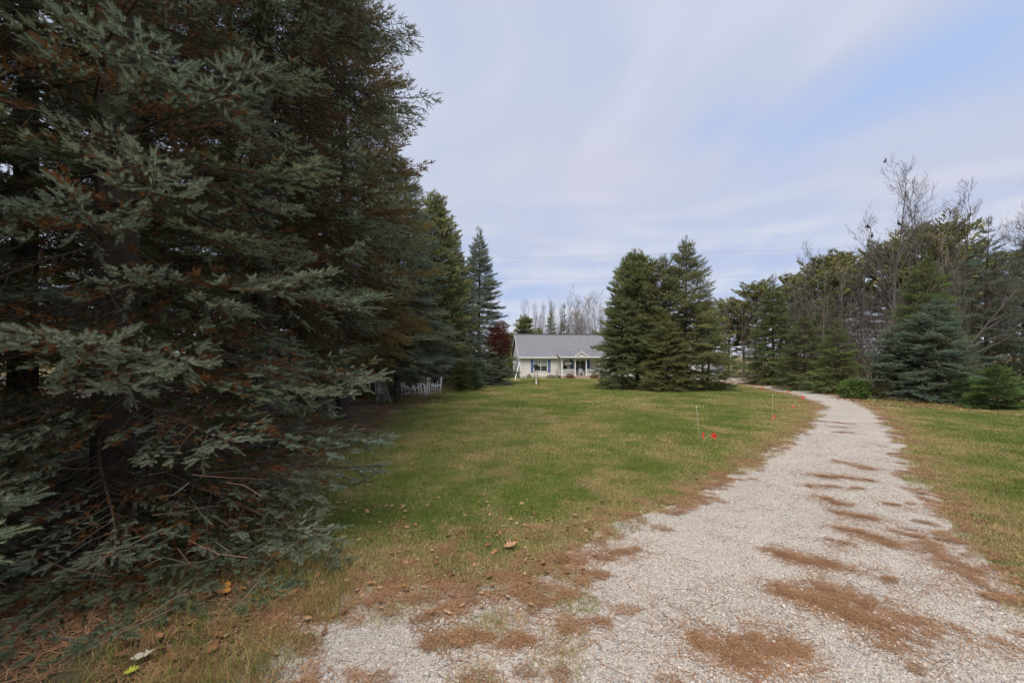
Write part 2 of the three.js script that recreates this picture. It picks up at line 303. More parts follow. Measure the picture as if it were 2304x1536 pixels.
  const tg = new THREE.Group(); tg.name = 'long_grass'; tag(tg, 'long unmown grass and dry stalks at the foot of the trees', 'long grass', null, 'stuff'); scene.add(tg);
  tl.forEach((l, i) => scatter(tg, i ? 'dry_stalks' : 'green_stalks', tall[i], M.blade, l));
}
function needleClump(seed, n, rad, hi) {
  const R = rng(seed), g = new GB();
  for (let i = 0; i < n; i++) {
    const a = R() * 6.28, r = rad * Math.sqrt(R()), x = r * Math.cos(a), z = r * Math.sin(a), b = R() * 3.14, l = 0.03 + R() * 0.045, y = R() * hi, dy = (R() - 0.5) * hi, w = 0.0016;
    const k = [[0.33, 0.17, 0.088], [0.28, 0.145, 0.076], [0.37, 0.235, 0.135], [0.22, 0.12, 0.068]][(R() * 4) | 0], cx = Math.cos(b), cz = Math.sin(b);
    g.quad(V(x - cx * l - cz * w, y - dy, z - cz * l + cx * w), V(x + cx * l - cz * w, y + dy, z + cz * l + cx * w), V(x + cx * l + cz * w, y + dy, z + cz * l - cx * w), V(x - cx * l + cz * w, y - dy, z - cz * l - cx * w), k);
  }
  return g.geo();
}
{
  const R = rng(83), thick = needleClump(1, 46, 0.085, 0.013), thin = needleClump(2, 12, 0.15, 0.006), A = [], B = [];
  const gauss = () => (R() + R() + R() - 1.5) * 1.15;
  const put = (l, x, d, s = 1, h = 0, j = 0.82 + R() * 0.36) => l.push([TRS(x, gy(d) + 0.016 + h, -d, 0, R() * 6.28, 0, s * (0.7 + R() * 0.6), 1, s * (0.7 + R() * 0.6)), [j, j, j]]);
  // needles blown into windrows across the drive: polylines [x, distance], then width and density per metre
  const ROWS = [[[[6.11, 8.83], [6.29, 7.98]], 0.07, 60], [[[4.93, 7.68], [5.37, 7.5]], 0.1, 120], [[[5.44, 7.54], [5.7, 7.3]], 0.06, 80], [[[4.53, 7.03], [5.25, 6.91]], 0.05, 50], [[[4.3, 6.48], [4.46, 6.08]], 0.06, 90], [[[4.05, 5.93], [4.32, 5.68], [4.4, 5.6]], 0.06, 90], [[[3.78, 5.32], [3.94, 5.12], [4.0, 4.9], [4.0, 4.68]], 0.08, 90], [[[2.65, 4.71], [2.76, 4.56], [2.9, 4.4]], 0.05, 170], [[[2.98, 4.49], [3.13, 4.23]], 0.05, 100], [[[2.25, 3.93], [2.48, 3.72], [2.62, 3.5], [2.75, 3.38]], 0.06, 260], [[[2.55, 3.98], [2.75, 3.8], [2.85, 3.6]], 0.13, 170], [[[1.28, 3.3], [1.46, 3.1], [1.53, 2.98]], 0.08, 150], [[[1.5, 3.0], [1.7, 3.1], [1.95, 3.1]], 0.07, 160], [[[1.6, 3.24], [1.9, 3.22]], 0.12, 110], [[[3.0, 3.55], [3.15, 3.27]], 0.1, 80], [[[4.5, 5.15], [4.26, 4.71], [4.18, 4.23], [4.0, 3.7]], 0.13, 90], [[[2.74, 3.35], [2.57, 3.0]], 0.09, 60], [[[8.45, 12.04], [8.92, 11.9]], 0.08, 60], [[[9.67, 13.97], [10, 13.5]], 0.08, 60], [[[9.0, 13.0], [9.3, 12.8]], 0.06, 50], [[[5.0, 6.3], [5.15, 5.95]], 0.06, 40], [[[3.4, 5.0], [3.6, 4.75]], 0.08, 40], [[[0.2, 4.0], [0.7, 4.4], [1.3, 4.75]], 0.1, 60], [[[-0.9, 3.6], [-0.1, 3.75], [0.5, 3.85]], 0.14, 60], [[[-0.6, 3.25], [0.0, 3.2], [0.35, 3.35]], 0.1, 60], [[[3.3, 4.2], [3.45, 3.9]], 0.12, 40], [[[3.5, 3.3], [3.6, 3.0]], 0.1, 50]];
  for (const [pts, w, den] of ROWS) for (let i = 0; i < pts.length - 1; i++) {
    const [x0, d0] = pts[i], [x1, d1] = pts[i + 1], l = Math.hypot(x1 - x0, d1 - d0), n = Math.ceil(l * den * 0.22);
    for (let k = 0; k < n; k++) { const t = R(); put(A, lerp(x0, x1, t) + gauss() * w, lerp(d0, d1, t) + gauss() * w * 0.8, 0.7, R() * R() * 0.012); }
    for (let k = 0; k < n * 2.4; k++) { const t = R(); put(B, lerp(x0, x1, t) + gauss() * w * 2.2, lerp(d0, d1, t) + gauss() * w * 2.2); }
  }
  for (const [E, side] of [[EL, 1], [ER, -1]]) for (let i = 0; i < E.length - 1; i++) {
    const [x, d] = E[i], [x1, d1] = E[i + 1], l = Math.hypot(x1 - x, d1 - d);
    if (d < 2.3 || d > 34) continue;
    const tx = (x1 - x) / l, td = (d1 - d) / l, n = l * (d < 12 ? 44 : 26) * clamp(0.5 + 1.5 * fbm(i * 0.21, side * 4, 3), 0.05, 1.4);
    for (let k = 0; k < n; k++) { const o = -0.02 + Math.abs(gauss()) * 0.36 * (R() < 0.36 ? -0.8 : 1), s = R() * l; put(A, x + tx * s - td * o * side, d + td * s + tx * o * side, d > 12 ? 1.6 : 1, 0.01 * R()); }
  }
  for (let k = 0; k < 700; k++) { const d = 2.4 + 12 * R() ** 1.5, x = -2 + R() * 13; if (inDrive(x, d)) put(B, x, d); }
  for (let k = 0; k < 260; k++) { const d = 2.5 + R() * 3, x = -2.6 + R() * 3.6; if (Math.abs(x) < d * 1.15 && fbm(x * 1.6 + 3, d * 1.6, 3) < 0.1) put(R() < 0.6 ? A : B, x, d, 1, 0.012 * R()); }
  for (let k = 0; k < 1500; k++) { const d = 16.5 + R() * 26, x = rightWood(d) + R() * 3.5 - 0.6; if (x < 34) put(A, x, d, 2.2); }
  for (let k = 0; k < 1600; k++) { const d = 36 + R() * 16, x = 19 + R() * 8; if (fbm(x * 0.5, d * 0.3) > 0.0) put(A, x, d, 2.6); }
  for (let k = 0; k < 1500; k++) { const d = 2.5 + R() * 30, x = leftWood(d) - R() * 4; put(A, x, d, 1.8); }
  const lt = new THREE.Group(); lt.name = 'needle_litter'; tag(lt, 'rust brown fallen pine needles in drifts on the drive', 'needle litter', null, 'stuff'); scene.add(lt);
  scatter(lt, 'needle_drift', thick, M.dry, A); scatter(lt, 'loose_needles', thin, M.dry, B);
}
function leafShape(seed, lobes) {   // a dry curled leaf about 1 long, veined by its fold
  const R = rng(seed), g = new GB(), n = 9, L = [], Rr = [], mid = [], curl = 0.35 + R() * 0.5, roll = 0.35 + R() * 0.5;
  for (let i = 0; i <= n; i++) {
    const t = i / n, w = (lobes ? 0.34 * Math.sin(Math.PI * t ** 0.8) * (i % 2 ? 1.25 : 0.62) : 0.26 * Math.sin(Math.PI * t ** 0.85)) * (0.9 + R() * 0.2) + 0.004, x = t - 0.5, y = curl * (t - 0.5) ** 2 + 0.02;
    mid.push(V(x, y, 0)); L.push(V(x + (lobes ? 0.05 * (i % 2) : 0), y + w * roll * (0.6 + R() * 0.8), w)); Rr.push(V(x + (lobes ? 0.05 * (i % 2) : 0), y + w * roll * (0.3 + R()), -w));
  }
  for (let i = 0; i < n; i++) { const j = 0.85 + R() * 0.3, k = [j, j, j]; g.quad(mid[i], mid[i + 1], L[i + 1], L[i], k); g.quad(mid[i], Rr[i], Rr[i + 1], mid[i + 1], k); }
  g.tube([V(-0.75, 0.02, 0.02), V(-0.5, curl * 0.25 + 0.02, 0)], [0.012, 0.014], 3, [0.8, 0.7, 0.6]);
  return g.geo();
}
const LEAF = [leafShape(1, true), leafShape(2, false), leafShape(3, true), leafShape(4, false)];
const leafMat = [[0.27, 0.135, 0.065], [0.2, 0.095, 0.05], [0.38, 0.23, 0.13], [0.42, 0.32, 0.21], [0.42, 0.2, 0.055], [0.15, 0.08, 0.05]].map((c) => matte(0.75, { color: new THREE.Color().setRGB(...c) }));
{
  const R = rng(97), lists = [[], [], [], []];
  const put = (x, d, s) => { const c = [[0.32, 0.17, 0.085], [0.22, 0.11, 0.055], [0.36, 0.23, 0.13], [0.17, 0.09, 0.055], [0.4, 0.28, 0.17]][(R() * 5) | 0]; lists[(R() * 4) | 0].push([TRS(x, gy(d) + 0.03, -d, (R() - 0.5) * 0.8, R() * 6.28, (R() - 0.5) * 0.8, s), c]); };
  for (let k = 0; k < 1100; k++) { const d = 4 + 20 * R() ** 1.4, x = -3 + R() * 20; if (signedDrive(x, d) > 0.05 && Math.abs(x) < d * 1.15) put(x, d, 0.028 + R() * 0.04); }
  for (let k = 0; k < 260; k++) { const d = 3 + R() * 3.2, x = -2.4 + R() * 3.4; if (Math.abs(x) < d * 1.15 && signedDrive(x, d) > -0.5) put(x, d, 0.03 + R() * 0.045); }
  for (let k = 0; k < 500; k++) { const d = 14.5 + R() * 9, x = rightWood(Math.max(d, 18)) + (R() - 0.7) * 3; put(x, d, 0.06 + R() * 0.05); }
  for (let k = 0; k < 420; k++) { const d = 37 + R() * 4.4, x = -2.6 + R() * 2.4; put(x, d, 0.1 + R() * 0.08); }
  for (let k = 0; k < 300; k++) { const d = 20.5 + R() * 4, x = -5.6 + R() * 2.2; put(x, d, 0.07 + R() * 0.06); }
  const fl = new THREE.Group(); fl.name = 'fallen_leaves'; tag(fl, 'small dry tan and brown leaves sprinkled over the lawn', 'fallen leaves', null, 'stuff'); scene.add(fl);
  lists.forEach((l, i) => scatter(fl, 'dry_leaves', LEAF[i], M.dry, l));
  // the larger leaves one can pick out at the front: [x, distance, size, shape, colour]
  const BIG = [[-2.33, 3.05, 0.11, 0, 0], [-2.2, 2.98, 0.13, 2, 1], [-2.45, 3.2, 0.1, 1, 0], [-1.99, 3.06, 0.11, 2, 0], [-2.05, 3.2, 0.12, 0, 0], [-2.62, 3.12, 0.1, 3, 1], [-1.62, 3.05, 0.1, 2, 0], [-2.56, 3.0, 0.1, 0, 1], [-2.36, 3.8, 0.13, 1, 4], [-2.26, 3.86, 0.1, 3, 4], [-2.42, 3.92, 0.09, 0, 4], [-1.52, 3.42, 0.09, 1, 2], [-1.28, 3.52, 0.07, 3, 1], [-1.05, 3.66, 0.08, 2, 1], [-0.92, 3.9, 0.07, 3, 4], [-1.38, 4.25, 0.08, 1, 0], [-0.6, 3.5, 0.06, 0, 1], [-0.25, 4.75, 0.09, 2, 1], [0.16, 4.95, 0.08, 0, 0], [-0.72, 4.35, 0.07, 2, 1], [0.62, 5.15, 0.08, 1, 2], [-1.55, 5.4, 0.07, 3, 3], [-0.35, 4.3, 0.06, 3, 2], [0.5, 5.55, 0.07, 2, 5]];
  BIG.forEach(([x, d, s, k, c], i) => {
    const t = part(scene, numbered('fallen_leaf'), LEAF[k], leafMat[c]); t.position.set(x, gy(d) + 0.045, -d); t.rotation.set((R() - 0.5) * 0.6, R() * 6.28, (R() - 0.5) * 0.6); t.scale.setScalar(s * 0.82);
    tag(t, 'large curled rust brown leaf lying where long grass meets the gravel', 'leaf', 'dry leaves at the front of the drive');
  });
  const one = (name, label, x, d, s, k, mat, y = 0.05) => { const t = part(scene, numbered(name), LEAF[k], mat); t.position.set(x, gy(d) + y, -d); t.rotation.set(0.2, 0.4, 0.15); t.scale.setScalar(s); return tag(t, label, 'leaf'); };
  one('fallen_leaf', 'largest tan folded leaf at the edge of lawn and drive', -0.01, 4.72, 0.15, 0, leafMat[2]);
  one('fallen_leaf', 'small yellow green leaf on the straw beside the pebbles', -2.36, 2.86, 0.085, 2, matte(0.6, { color: new THREE.Color().setRGB(0.42, 0.45, 0.06) }), 0.04);
  one('fallen_leaf', 'pale grey leaf lying flat below the lowest spruce twigs', -2.38, 2.98, 0.14, 1, matte(0.8, { color: new THREE.Color().setRGB(0.42, 0.38, 0.3) }), 0.05);
}

// ---------------------------------------------------------------- conifer branches
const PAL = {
  blue: { fresh: [0.23, 0.27, 0.18], old: [0.065, 0.072, 0.026], dead: [0.22, 0.1, 0.035], twig: [0.08, 0.06, 0.045] },  // needle age colours; old needles darkened further to deepen the crown's inner shade
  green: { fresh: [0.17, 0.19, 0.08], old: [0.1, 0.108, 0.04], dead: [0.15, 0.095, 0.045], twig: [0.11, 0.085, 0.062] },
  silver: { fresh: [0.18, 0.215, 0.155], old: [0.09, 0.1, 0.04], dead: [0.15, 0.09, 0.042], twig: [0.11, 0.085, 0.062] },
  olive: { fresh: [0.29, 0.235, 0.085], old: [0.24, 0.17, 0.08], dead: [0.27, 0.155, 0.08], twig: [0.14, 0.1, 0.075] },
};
const NEAR = { step: 0.12, ss: 0.1, sl: 0.088, n: 66, nl: 0.0215, nw: 0.0034, tubes: true, lean: 0.38, tip: 0.6, star: 5 }, MID = { step: 0.14, ss: 0.12, sl: 0.14, n: 12, nl: 0.05, nw: 0.018, tubes: false, lean: 0.5, star: 3 };
function spruceBranch(seed, L, pal, o, hang = 0.15) {   // along +x, side twigs along z
  const R = rng(seed), g = new GB(), UP = V(0, 1, 0);
  const ax = (t) => V(L * t * 0.98, L * (-0.2 * t ** 1.6 + 0.14 * t ** 4), L * 0.04 * Math.sin(t * 4 + seed));
  const pts = []; for (let i = 0; i <= 9; i++) pts.push(ax(i / 9));
  g.tube(pts, (t) => (0.0035 + 0.0085 * L * (1 - t)) * 0.8, o.tubes ? 5 : 3, pal.twig);
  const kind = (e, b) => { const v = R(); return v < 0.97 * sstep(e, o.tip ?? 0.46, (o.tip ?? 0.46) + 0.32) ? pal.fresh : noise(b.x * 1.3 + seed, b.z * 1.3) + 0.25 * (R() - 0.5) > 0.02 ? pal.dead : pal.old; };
  const spray = (b, d, l, e0) => {
    const side = d.clone().cross(UP).normalize(), q = [b.clone()], dd = d.clone(), p = b.clone(), n = 4, dirs = [dd.clone()];
    for (let i = 0; i < n; i++) { dd.x += 0.14; dd.y += -0.06 + 0.07 * i + (R() - 0.5) * 0.16; dd.normalize(); p.addScaledVector(dd, l / n); q.push(p.clone()); dirs.push(dd.clone()); }
    if (o.tubes) g.tube(q, (t) => 0.0042 * (1 - 0.7 * t) * (0.6 + l), 3, pal.twig);
    const bare = e0 < 0.3 && R() < 0.75;
    if (bare) { if (o.tubes) for (let k = 0; k < 6; k++) { const t = 0.3 + 0.7 * R(), i = Math.min(3, (t * 4) | 0), s = q[i].clone().lerp(q[i + 1], t * 4 - i); g.tube([s, s.clone().add(V(R() * 0.14, -0.16 + R() * 0.2, (R() - 0.5) * 0.3))], [0.002, 0.001], 3, pal.twig); } return; }
    for (let u = 0.16 + R() * 0.1; u < 1; u += o.ss / l) {
      const i = Math.min(n - 1, (u * n) | 0), s = q[i].clone().lerp(q[i + 1], u * n - i);
      for (const sg of [-1, 1]) {
        if (R() < 0.12 + 0.5 * (1 - sstep(e0 + u * 0.3, 0.25, 0.6))) continue;
        const sd = dirs[i].clone().multiplyScalar(0.3 + R() * 0.6).addScaledVector(side, sg * (0.5 + R() * 0.45)); sd.y += (R() - 0.35) * 0.8; sd.normalize();
        const len = o.sl * (0.6 + 0.7 * R()) * (1 - 0.35 * u);
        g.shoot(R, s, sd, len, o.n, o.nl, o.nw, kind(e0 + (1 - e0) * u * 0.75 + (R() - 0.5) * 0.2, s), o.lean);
        if (o.tubes) g.tube([s, s.clone().addScaledVector(sd, len)], [0.0018, 0.001], 3, pal.twig);
      }
    }
    for (let k = 0; k < o.star; k++) {   // a star of new shoots at the twig's end
      const sd = dirs[n].clone().addScaledVector(side, (k ? 1 : 0) * (R() - 0.5) * 1.9); sd.y += k ? (R() - 0.4) * 0.9 : 0.1; sd.normalize();
      const b0 = q[n].clone().addScaledVector(dirs[n], -0.05 * R() * (k ? 1 : 0)), len = o.sl * (k ? 0.65 + R() * 0.6 : 1.3);
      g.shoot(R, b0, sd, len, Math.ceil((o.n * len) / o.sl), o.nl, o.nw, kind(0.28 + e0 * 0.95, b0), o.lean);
      if (o.tubes) g.tube([b0, b0.clone().addScaledVector(sd, len * 0.9)], [0.0018, 0.001], 3, pal.twig);
    }
  };
  for (let s = L * 0.13; s < L * 0.985; s += o.step * (0.8 + 0.4 * R())) for (const sg of [-1, 1]) {
    if (R() < 0.12) continue;
    const t = s / L, l = clamp((L - s) * 0.6 + 0.12, 0.1, 0.85) * (0.6 + 0.5 * R()), h = R() < hang;
    const d = h ? V(0.25, -0.9, sg * 0.35) : V(0.58 + R() * 0.25, -0.28 + R() * 0.36, sg * (0.7 + R() * 0.3)); d.normalize();
    spray(ax(t), d, h ? l * 0.6 : l, t);
  }
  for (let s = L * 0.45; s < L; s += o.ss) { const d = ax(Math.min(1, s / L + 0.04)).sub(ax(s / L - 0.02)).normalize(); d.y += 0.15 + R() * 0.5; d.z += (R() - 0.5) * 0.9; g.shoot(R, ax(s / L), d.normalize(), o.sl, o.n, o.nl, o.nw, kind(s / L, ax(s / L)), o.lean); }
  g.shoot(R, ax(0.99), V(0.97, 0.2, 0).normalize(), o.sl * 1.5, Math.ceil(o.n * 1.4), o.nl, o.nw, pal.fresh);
  return { g: g.geo(), L };
}
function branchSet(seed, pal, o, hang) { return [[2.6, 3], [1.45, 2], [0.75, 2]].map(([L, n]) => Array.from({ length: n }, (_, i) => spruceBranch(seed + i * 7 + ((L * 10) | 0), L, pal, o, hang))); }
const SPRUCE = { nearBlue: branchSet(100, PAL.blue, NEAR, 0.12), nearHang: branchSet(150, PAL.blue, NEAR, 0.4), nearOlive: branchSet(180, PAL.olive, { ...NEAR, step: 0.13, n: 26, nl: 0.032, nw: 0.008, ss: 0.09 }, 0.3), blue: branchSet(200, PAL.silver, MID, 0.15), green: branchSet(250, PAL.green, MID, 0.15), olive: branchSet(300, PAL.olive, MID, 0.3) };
function pineBranch(seed, L, o) {   // soft tufts of long needles at the ends of up-curved twigs
  const R = rng(seed), g = new GB(), c = o.cols, ax = (t) => V(L * t, L * (-0.05 * t + 0.16 * t * t), L * 0.05 * Math.sin(t * 5 + seed)), tw = [0.13, 0.1, 0.07];
  const pts = []; for (let i = 0; i <= 7; i++) pts.push(ax(i / 7));
  g.tube(pts, (t) => 0.004 + 0.009 * L * (1 - t), 4, tw);
  const tuft = (p, d) => g.shoot(R, p, d, o.tl, o.n, o.nl, o.nw, c[(R() * c.length) | 0], 0.95, true);
  for (let s = L * o.from; s < L; s += o.step) for (const sg of [-1, 1]) {
    const l = clamp((L - s) * 0.55 + 0.12, 0.12, 0.6) * (0.7 + 0.5 * R()), d = V(0.65, 0.1 + R() * 0.35, sg * (0.55 + R() * 0.35)).normalize(), b = ax(s / L), e = b.clone().addScaledVector(d, l);
    g.tube([b, e], [0.005, 0.003], 3, tw);
    for (let u = 0.45; u <= 1.01; u += 0.13 / l) { const q = b.clone().lerp(e, u), dd = d.clone().add(V((R() - 0.3) * 0.6, R() * 0.6, (R() - 0.5) * 0.9)).normalize(); if (R() < 0.85) tuft(q, dd); }
    tuft(e, d);
  }
  for (let k = 0; k < 4; k++) tuft(ax(1 - k * 0.03), V(1, 0.25 + R() * 0.4, (R() - 0.5) * 1.2).normalize());
  return { g: g.geo(), L };
}
const pineSet = (seed, o) => [[2.2, 3], [1.2, 2], [0.6, 2]].map(([L, n]) => Array.from({ length: n }, (_, i) => pineBranch(seed + i * 5 + ((L * 10) | 0), L, o)));
const PINE = {
  white: pineSet(400, { from: 0.22, step: 0.13, tl: 0.1, n: 24, nl: 0.12, nw: 0.013, cols: [[0.185, 0.22, 0.085], [0.16, 0.195, 0.075], [0.215, 0.245, 0.105], [0.215, 0.19, 0.085]] }),
  scots: pineSet(450, { from: 0.35, step: 0.13, tl: 0.1, n: 26, nl: 0.1, nw: 0.022, cols: [[0.25, 0.265, 0.095], [0.2, 0.225, 0.08], [0.28, 0.275, 0.12], [0.2, 0.175, 0.08]] }),
  young: pineSet(480, { from: 0.1, step: 0.1, tl: 0.07, n: 16, nl: 0.1, nw: 0.008, cols: [[0.12, 0.18, 0.06], [0.1, 0.155, 0.05], [0.14, 0.2, 0.075]] }),
};
const BARK = [0.06, 0.05, 0.042];
function trunkGeo(seed, h, r, sides, col = BARK, lean = [0, 0], rough = 0.06) {
  const R = rng(seed), g = new GB(), pts = [], n = Math.max(6, Math.ceil(h / (sides > 12 ? 0.09 : 0.6)));
  for (let i = 0; i <= n; i++) { const t = i / n; pts.push(V(lean[0] * t * h + 0.04 * Math.sin(t * 7 + seed), -0.1 + (h + 0.1) * t, lean[1] * t * h + 0.04 * Math.cos(t * 6 + seed))); }
  g.tube(pts, (t) => Math.max(0.008, r * (1 - t) ** 0.85 * (1 + rough * (sides > 12 ? 0.5 : 1) * (R() - 0.5)) + (t < 0.05 ? r * 0.25 * (1 - t / 0.05) : 0)), sides, () => { const j = sides > 12 ? 0.9 + 0.2 * R() : 0.7 + 0.6 * R(); return [col[0] * j, col[1] * j, col[2] * j]; });
  return g.geo();
}
function chooseBranch(set, len, R) { const k = len > 1.95 ? 0 : len > 1.0 ? 1 : 2, a = set[k]; return a[(R() * a.length) | 0]; }
/* A conifer: h, r crown height and radius, base where the crown starts, set of branches, tint, shape exponent; own: branches as parts of their own up to this height */
function conifer(name, label, x, d, o) {
  const t = thing(name, label, 'tree', x, d, o.group), R = rng(o.seed), set = o.set, base = o.base ?? 0.3, h = o.h, pe = o.pe ?? 0.8, tint = o.tint ?? [1, 1, 1];
  part(t, 'trunk', trunkGeo(o.seed, h, o.tr ?? 0.012 * h + 0.03, o.own ? 26 : 7, o.bark), o.own ? M.nearBark : M.bark);
  const crown = new THREE.Group(); crown.name = 'crown'; t.add(crown);
  const lists = new Map(), ws = o.ws ?? 0.36;
  const add = (y, az, pitch, len, roll) => {
    const b = chooseBranch(set, len, R), s = len / b.L, j = 0.82 + 0.36 * R(), hue = (R() - 0.5) * 0.16, c = [tint[0] * j * (1 + hue), tint[1] * j, tint[2] * j * (1 - hue)];
    const q = new THREE.Quaternion().setFromEuler(new THREE.Euler(roll, az, pitch, 'YZX')), m = new THREE.Matrix4().compose(V(0, y, 0), q, V(s, s * (0.85 + 0.3 * R()), s));
    if (o.own && y < o.own && (o.sees?.(az) ?? true)) { const p = part(t, 'branch', b.g, M.near[(R() * M.near.length) | 0]); p.matrix.copy(m); p.matrix.decompose(p.position, p.quaternion, p.scale); } else { if (!lists.has(b.g)) lists.set(b.g, []); lists.get(b.g).push([m, c]); }
  };
  let y = base, az0 = R() * 6.28;
  while (y < h * 0.97) {
    const u = (y - base) / (h - base), prof = o.round ? Math.sqrt(Math.max(0.02, 1 - (2 * u - 0.85) ** 2 * (u < 0.42 ? 1.1 : 0.72))) * (u > 0.88 ? 0.75 : 1) : (1 - u) ** pe * (u < 0.08 && !o.skirt ? 0.8 : 1) * (o.slim ? lerp(o.slim, 1, sstep(y, 1, 5.5)) : 1);
    const n = Math.round((o.per ?? 6) * (0.75 + 0.5 * R()) * (0.6 + 0.4 * prof)) + 1;
    az0 += 0.9 + R();
    for (let i = 0; i < n; i++) {
      const len = Math.max(0.18, o.r * prof * (0.6 + 0.56 * R()));
      const droop = o.round ? lerp(-0.05, 0.75, u) : lerp(o.low ?? -0.2, o.high ?? 0.55, u ** 1.4);
      if (o.gap && R() < o.gap) continue;
      add(y + (R() - 0.5) * ws * 0.8, az0 + (i / n) * 6.283 + (R() - 0.5) * 0.7, droop + (R() - 0.5) * 0.42, len, (R() - 0.5) * 0.5);
    }
    y += ws * (o.round ? 1 : lerp(1, 0.55, u));
  }
  if (!o.round) for (let k = 0; k < 5; k++) add(h * (0.93 + 0.014 * k), R() * 6.28, 1.15 + 0.3 * R(), 0.035 * h + 0.15, 0);
  for (const b of o.extra ?? []) add(...b);
  let first = true;
  for (const [g, l] of lists) { scatter(crown, 'foliage', g, M.leaf, l); first = false; }
  if (first) t.remove(crown);
  if (o.stubs) { const g = new GB(); for (let k = 0; k < o.stubs; k++) { const yy = lerp(0.15, base, R()) , a = R() * 6.28, l = 0.4 + R() * 1.3, p = V(0, yy, 0), e = V(Math.cos(a) * l, yy - 0.15 + R() * 0.35, Math.sin(a) * l); g.tube([p, p.clone().lerp(e, 0.5).add(V(0, 0.06, 0)), e], [0.014, 0.009, 0.003], 3, [0.16, 0.13, 0.11]); } part(t, 'dead_branches', g.geo(), M.bark, 'stuff'); }
  return t;
}
{
  M.nearBark = matte(0.95);
  M.near = [[1, 1, 1], [0.86, 0.9, 0.78], [1.06, 1.04, 1.08], [0.92, 0.98, 1.02]].map((c) => matte(0.7, { color: new THREE.Color().setRGB(...c) }));
}
// ---- the spruce row along the lawn, nearest first
const GL = 'spruce row along the lawn';
conifer('blue_spruce', 'nearest blue spruce, its thick trunk deep inside sweeping pale tipped boughs', -4.5, 5.2, { seed: 1, h: 17, r: 3.0, set: SPRUCE.nearBlue, tr: 0.24, own: 9, ws: 0.44, per: 4, low: -0.28, pe: 0.5, base: 0.35, skirt: true, group: GL, stubs: 40,
  extra: [[2.9, -0.32, 0.02, 2.9, 0.2], [2.5, -1.0, -0.06, 2.7, 0], [1.75, -0.62, -0.12, 2.75, 0.2], [2.1, -0.25, -0.1, 2.8, 0], [1.2, -0.9, -0.22, 2.55, 0], [1.1, -0.35, -0.25, 2.9, 0], [0.7, -0.75, -0.16, 2.75, 0.1], [0.55, -0.25, -0.12, 2.8, 0], [0.5, -1.15, -0.12, 2.3, 0], [3.6, -0.8, 0.0, 2.8, 0], [4.3, -0.6, 0.08, 2.9, 0.3], [1.5, -1.35, -0.15, 2.6, 0], [2.2, -1.6, -0.1, 2.6, 0], [0.6, -0.6, -0.08, 3.2, 0.2], [0.5, -0.9, -0.06, 2.9, 0], [0.4, -0.3, -0.04, 3.0, 0], [2.7, -0.86, 0.05, 2.1, 0.3], [3.3, -1.0, 0.02, 2.3, 0], [3.9, -0.86, 0.0, 2.2, -0.3], [4.6, -0.95, 0.0, 2.4, 0], [2.2, -0.82, -0.02, 2.2, 0], [1.75, -0.08, -0.14, 3.3, 0], [2.3, -0.14, -0.1, 3.2, 0.2], [1.2, 0.02, -0.1, 3.1, 0], [3.0, -0.05, -0.05, 3.1, 0], [1.0, -0.4, -0.14, 3.2, 0], [5.2, -0.8, 0.05, 2.6, 0], [5.8, -0.5, 0.1, 2.8, 0], [6.5, -0.9, 0.1, 2.5, 0]] });
conifer('blue_spruce', 'blue spruce at the photo edge whose bluish twigs reach in from the side', -6.7, 3.9, { seed: 2, h: 14, r: 3.0, set: SPRUCE.nearBlue, tr: 0.2, ws: 0.36, per: 6, low: -0.25, pe: 0.6, base: 0.4, skirt: true, group: GL, own: 4, sees: (az) => Math.cos(az) > 0.2, extra: [[2.6, -0.35, -0.02, 3.0, 0], [1.6, -0.6, -0.1, 2.9, 0], [0.9, -0.55, -0.05, 3.0, 0], [0.6, 0.05, -0.05, 3.4, 0], [1.6, -0.3, -0.08, 3.7, 0]] });
conifer('blue_spruce', 'tall overhanging spruce with ragged hanging twigs against the sky', -4.95, 9.2, { seed: 3, h: 19, r: 3.75, set: SPRUCE.nearHang, tr: 0.22, ws: 0.38, per: 6, slim: 0.42, low: -0.2, high: 0.2, pe: 0.36, base: 0.5, skirt: true, group: GL, own: 10, sees: (az) => Math.cos(az + 0.7) > -0.25, stubs: 30 });
conifer('brown_spruce', 'brown tinged half dead spruce behind the trellises', -5.35, 14.6, { seed: 4, h: 14, r: 3.3, set: SPRUCE.nearOlive, ws: 0.34, per: 8, low: -0.25, pe: 0.42, base: 2.5, group: GL, stubs: 90 });
conifer('blue_spruce', 'tall grey green spruce between the brown spruce and the soft pine', -5.1, 20.6, { seed: 5, h: 10.9, r: 2.9, set: SPRUCE.blue, ws: 0.3, per: 9, pe: 0.62, base: 1.9, stubs: 50, group: GL });
conifer('blue_spruce', 'dark spruce showing behind the grey green spruce', -7.2, 24, { seed: 6, h: 12, r: 2.6, set: SPRUCE.green, per: 7, group: GL });
conifer('white_pine', 'soft green white pine in the row beside the lawn', -4.5, 27, { seed: 7, h: 11.4, r: 2.7, set: PINE.white, ws: 0.4, per: 9, pe: 0.5, low: 0.05, high: 0.7, base: 2.2, group: GL, stubs: 30 });
conifer('blue_spruce', 'slim spruce wedged between the white pine and the last tall spruce', -3.9, 33, { seed: 8, h: 10.8, r: 2.6, set: SPRUCE.blue, tint: [0.98, 1, 0.98], ws: 0.3, per: 9, base: 0.6, group: GL });
conifer('blue_spruce', 'last tall pointed spruce of the row, nearest the house', -2.85, 40, { seed: 9, h: 13.2, r: 3.45, set: SPRUCE.blue, tint: [1, 1.02, 1], ws: 0.32, per: 10, pe: 0.72, group: GL });
conifer('young_spruce', 'low wide spruce at the foot of the last tall spruce', -1.25, 37.4, { seed: 10, h: 2.2, r: 1.5, set: SPRUCE.blue, tint: [0.9, 0.95, 0.95], ws: 0.26, per: 8, base: 0.15, pe: 0.5 });
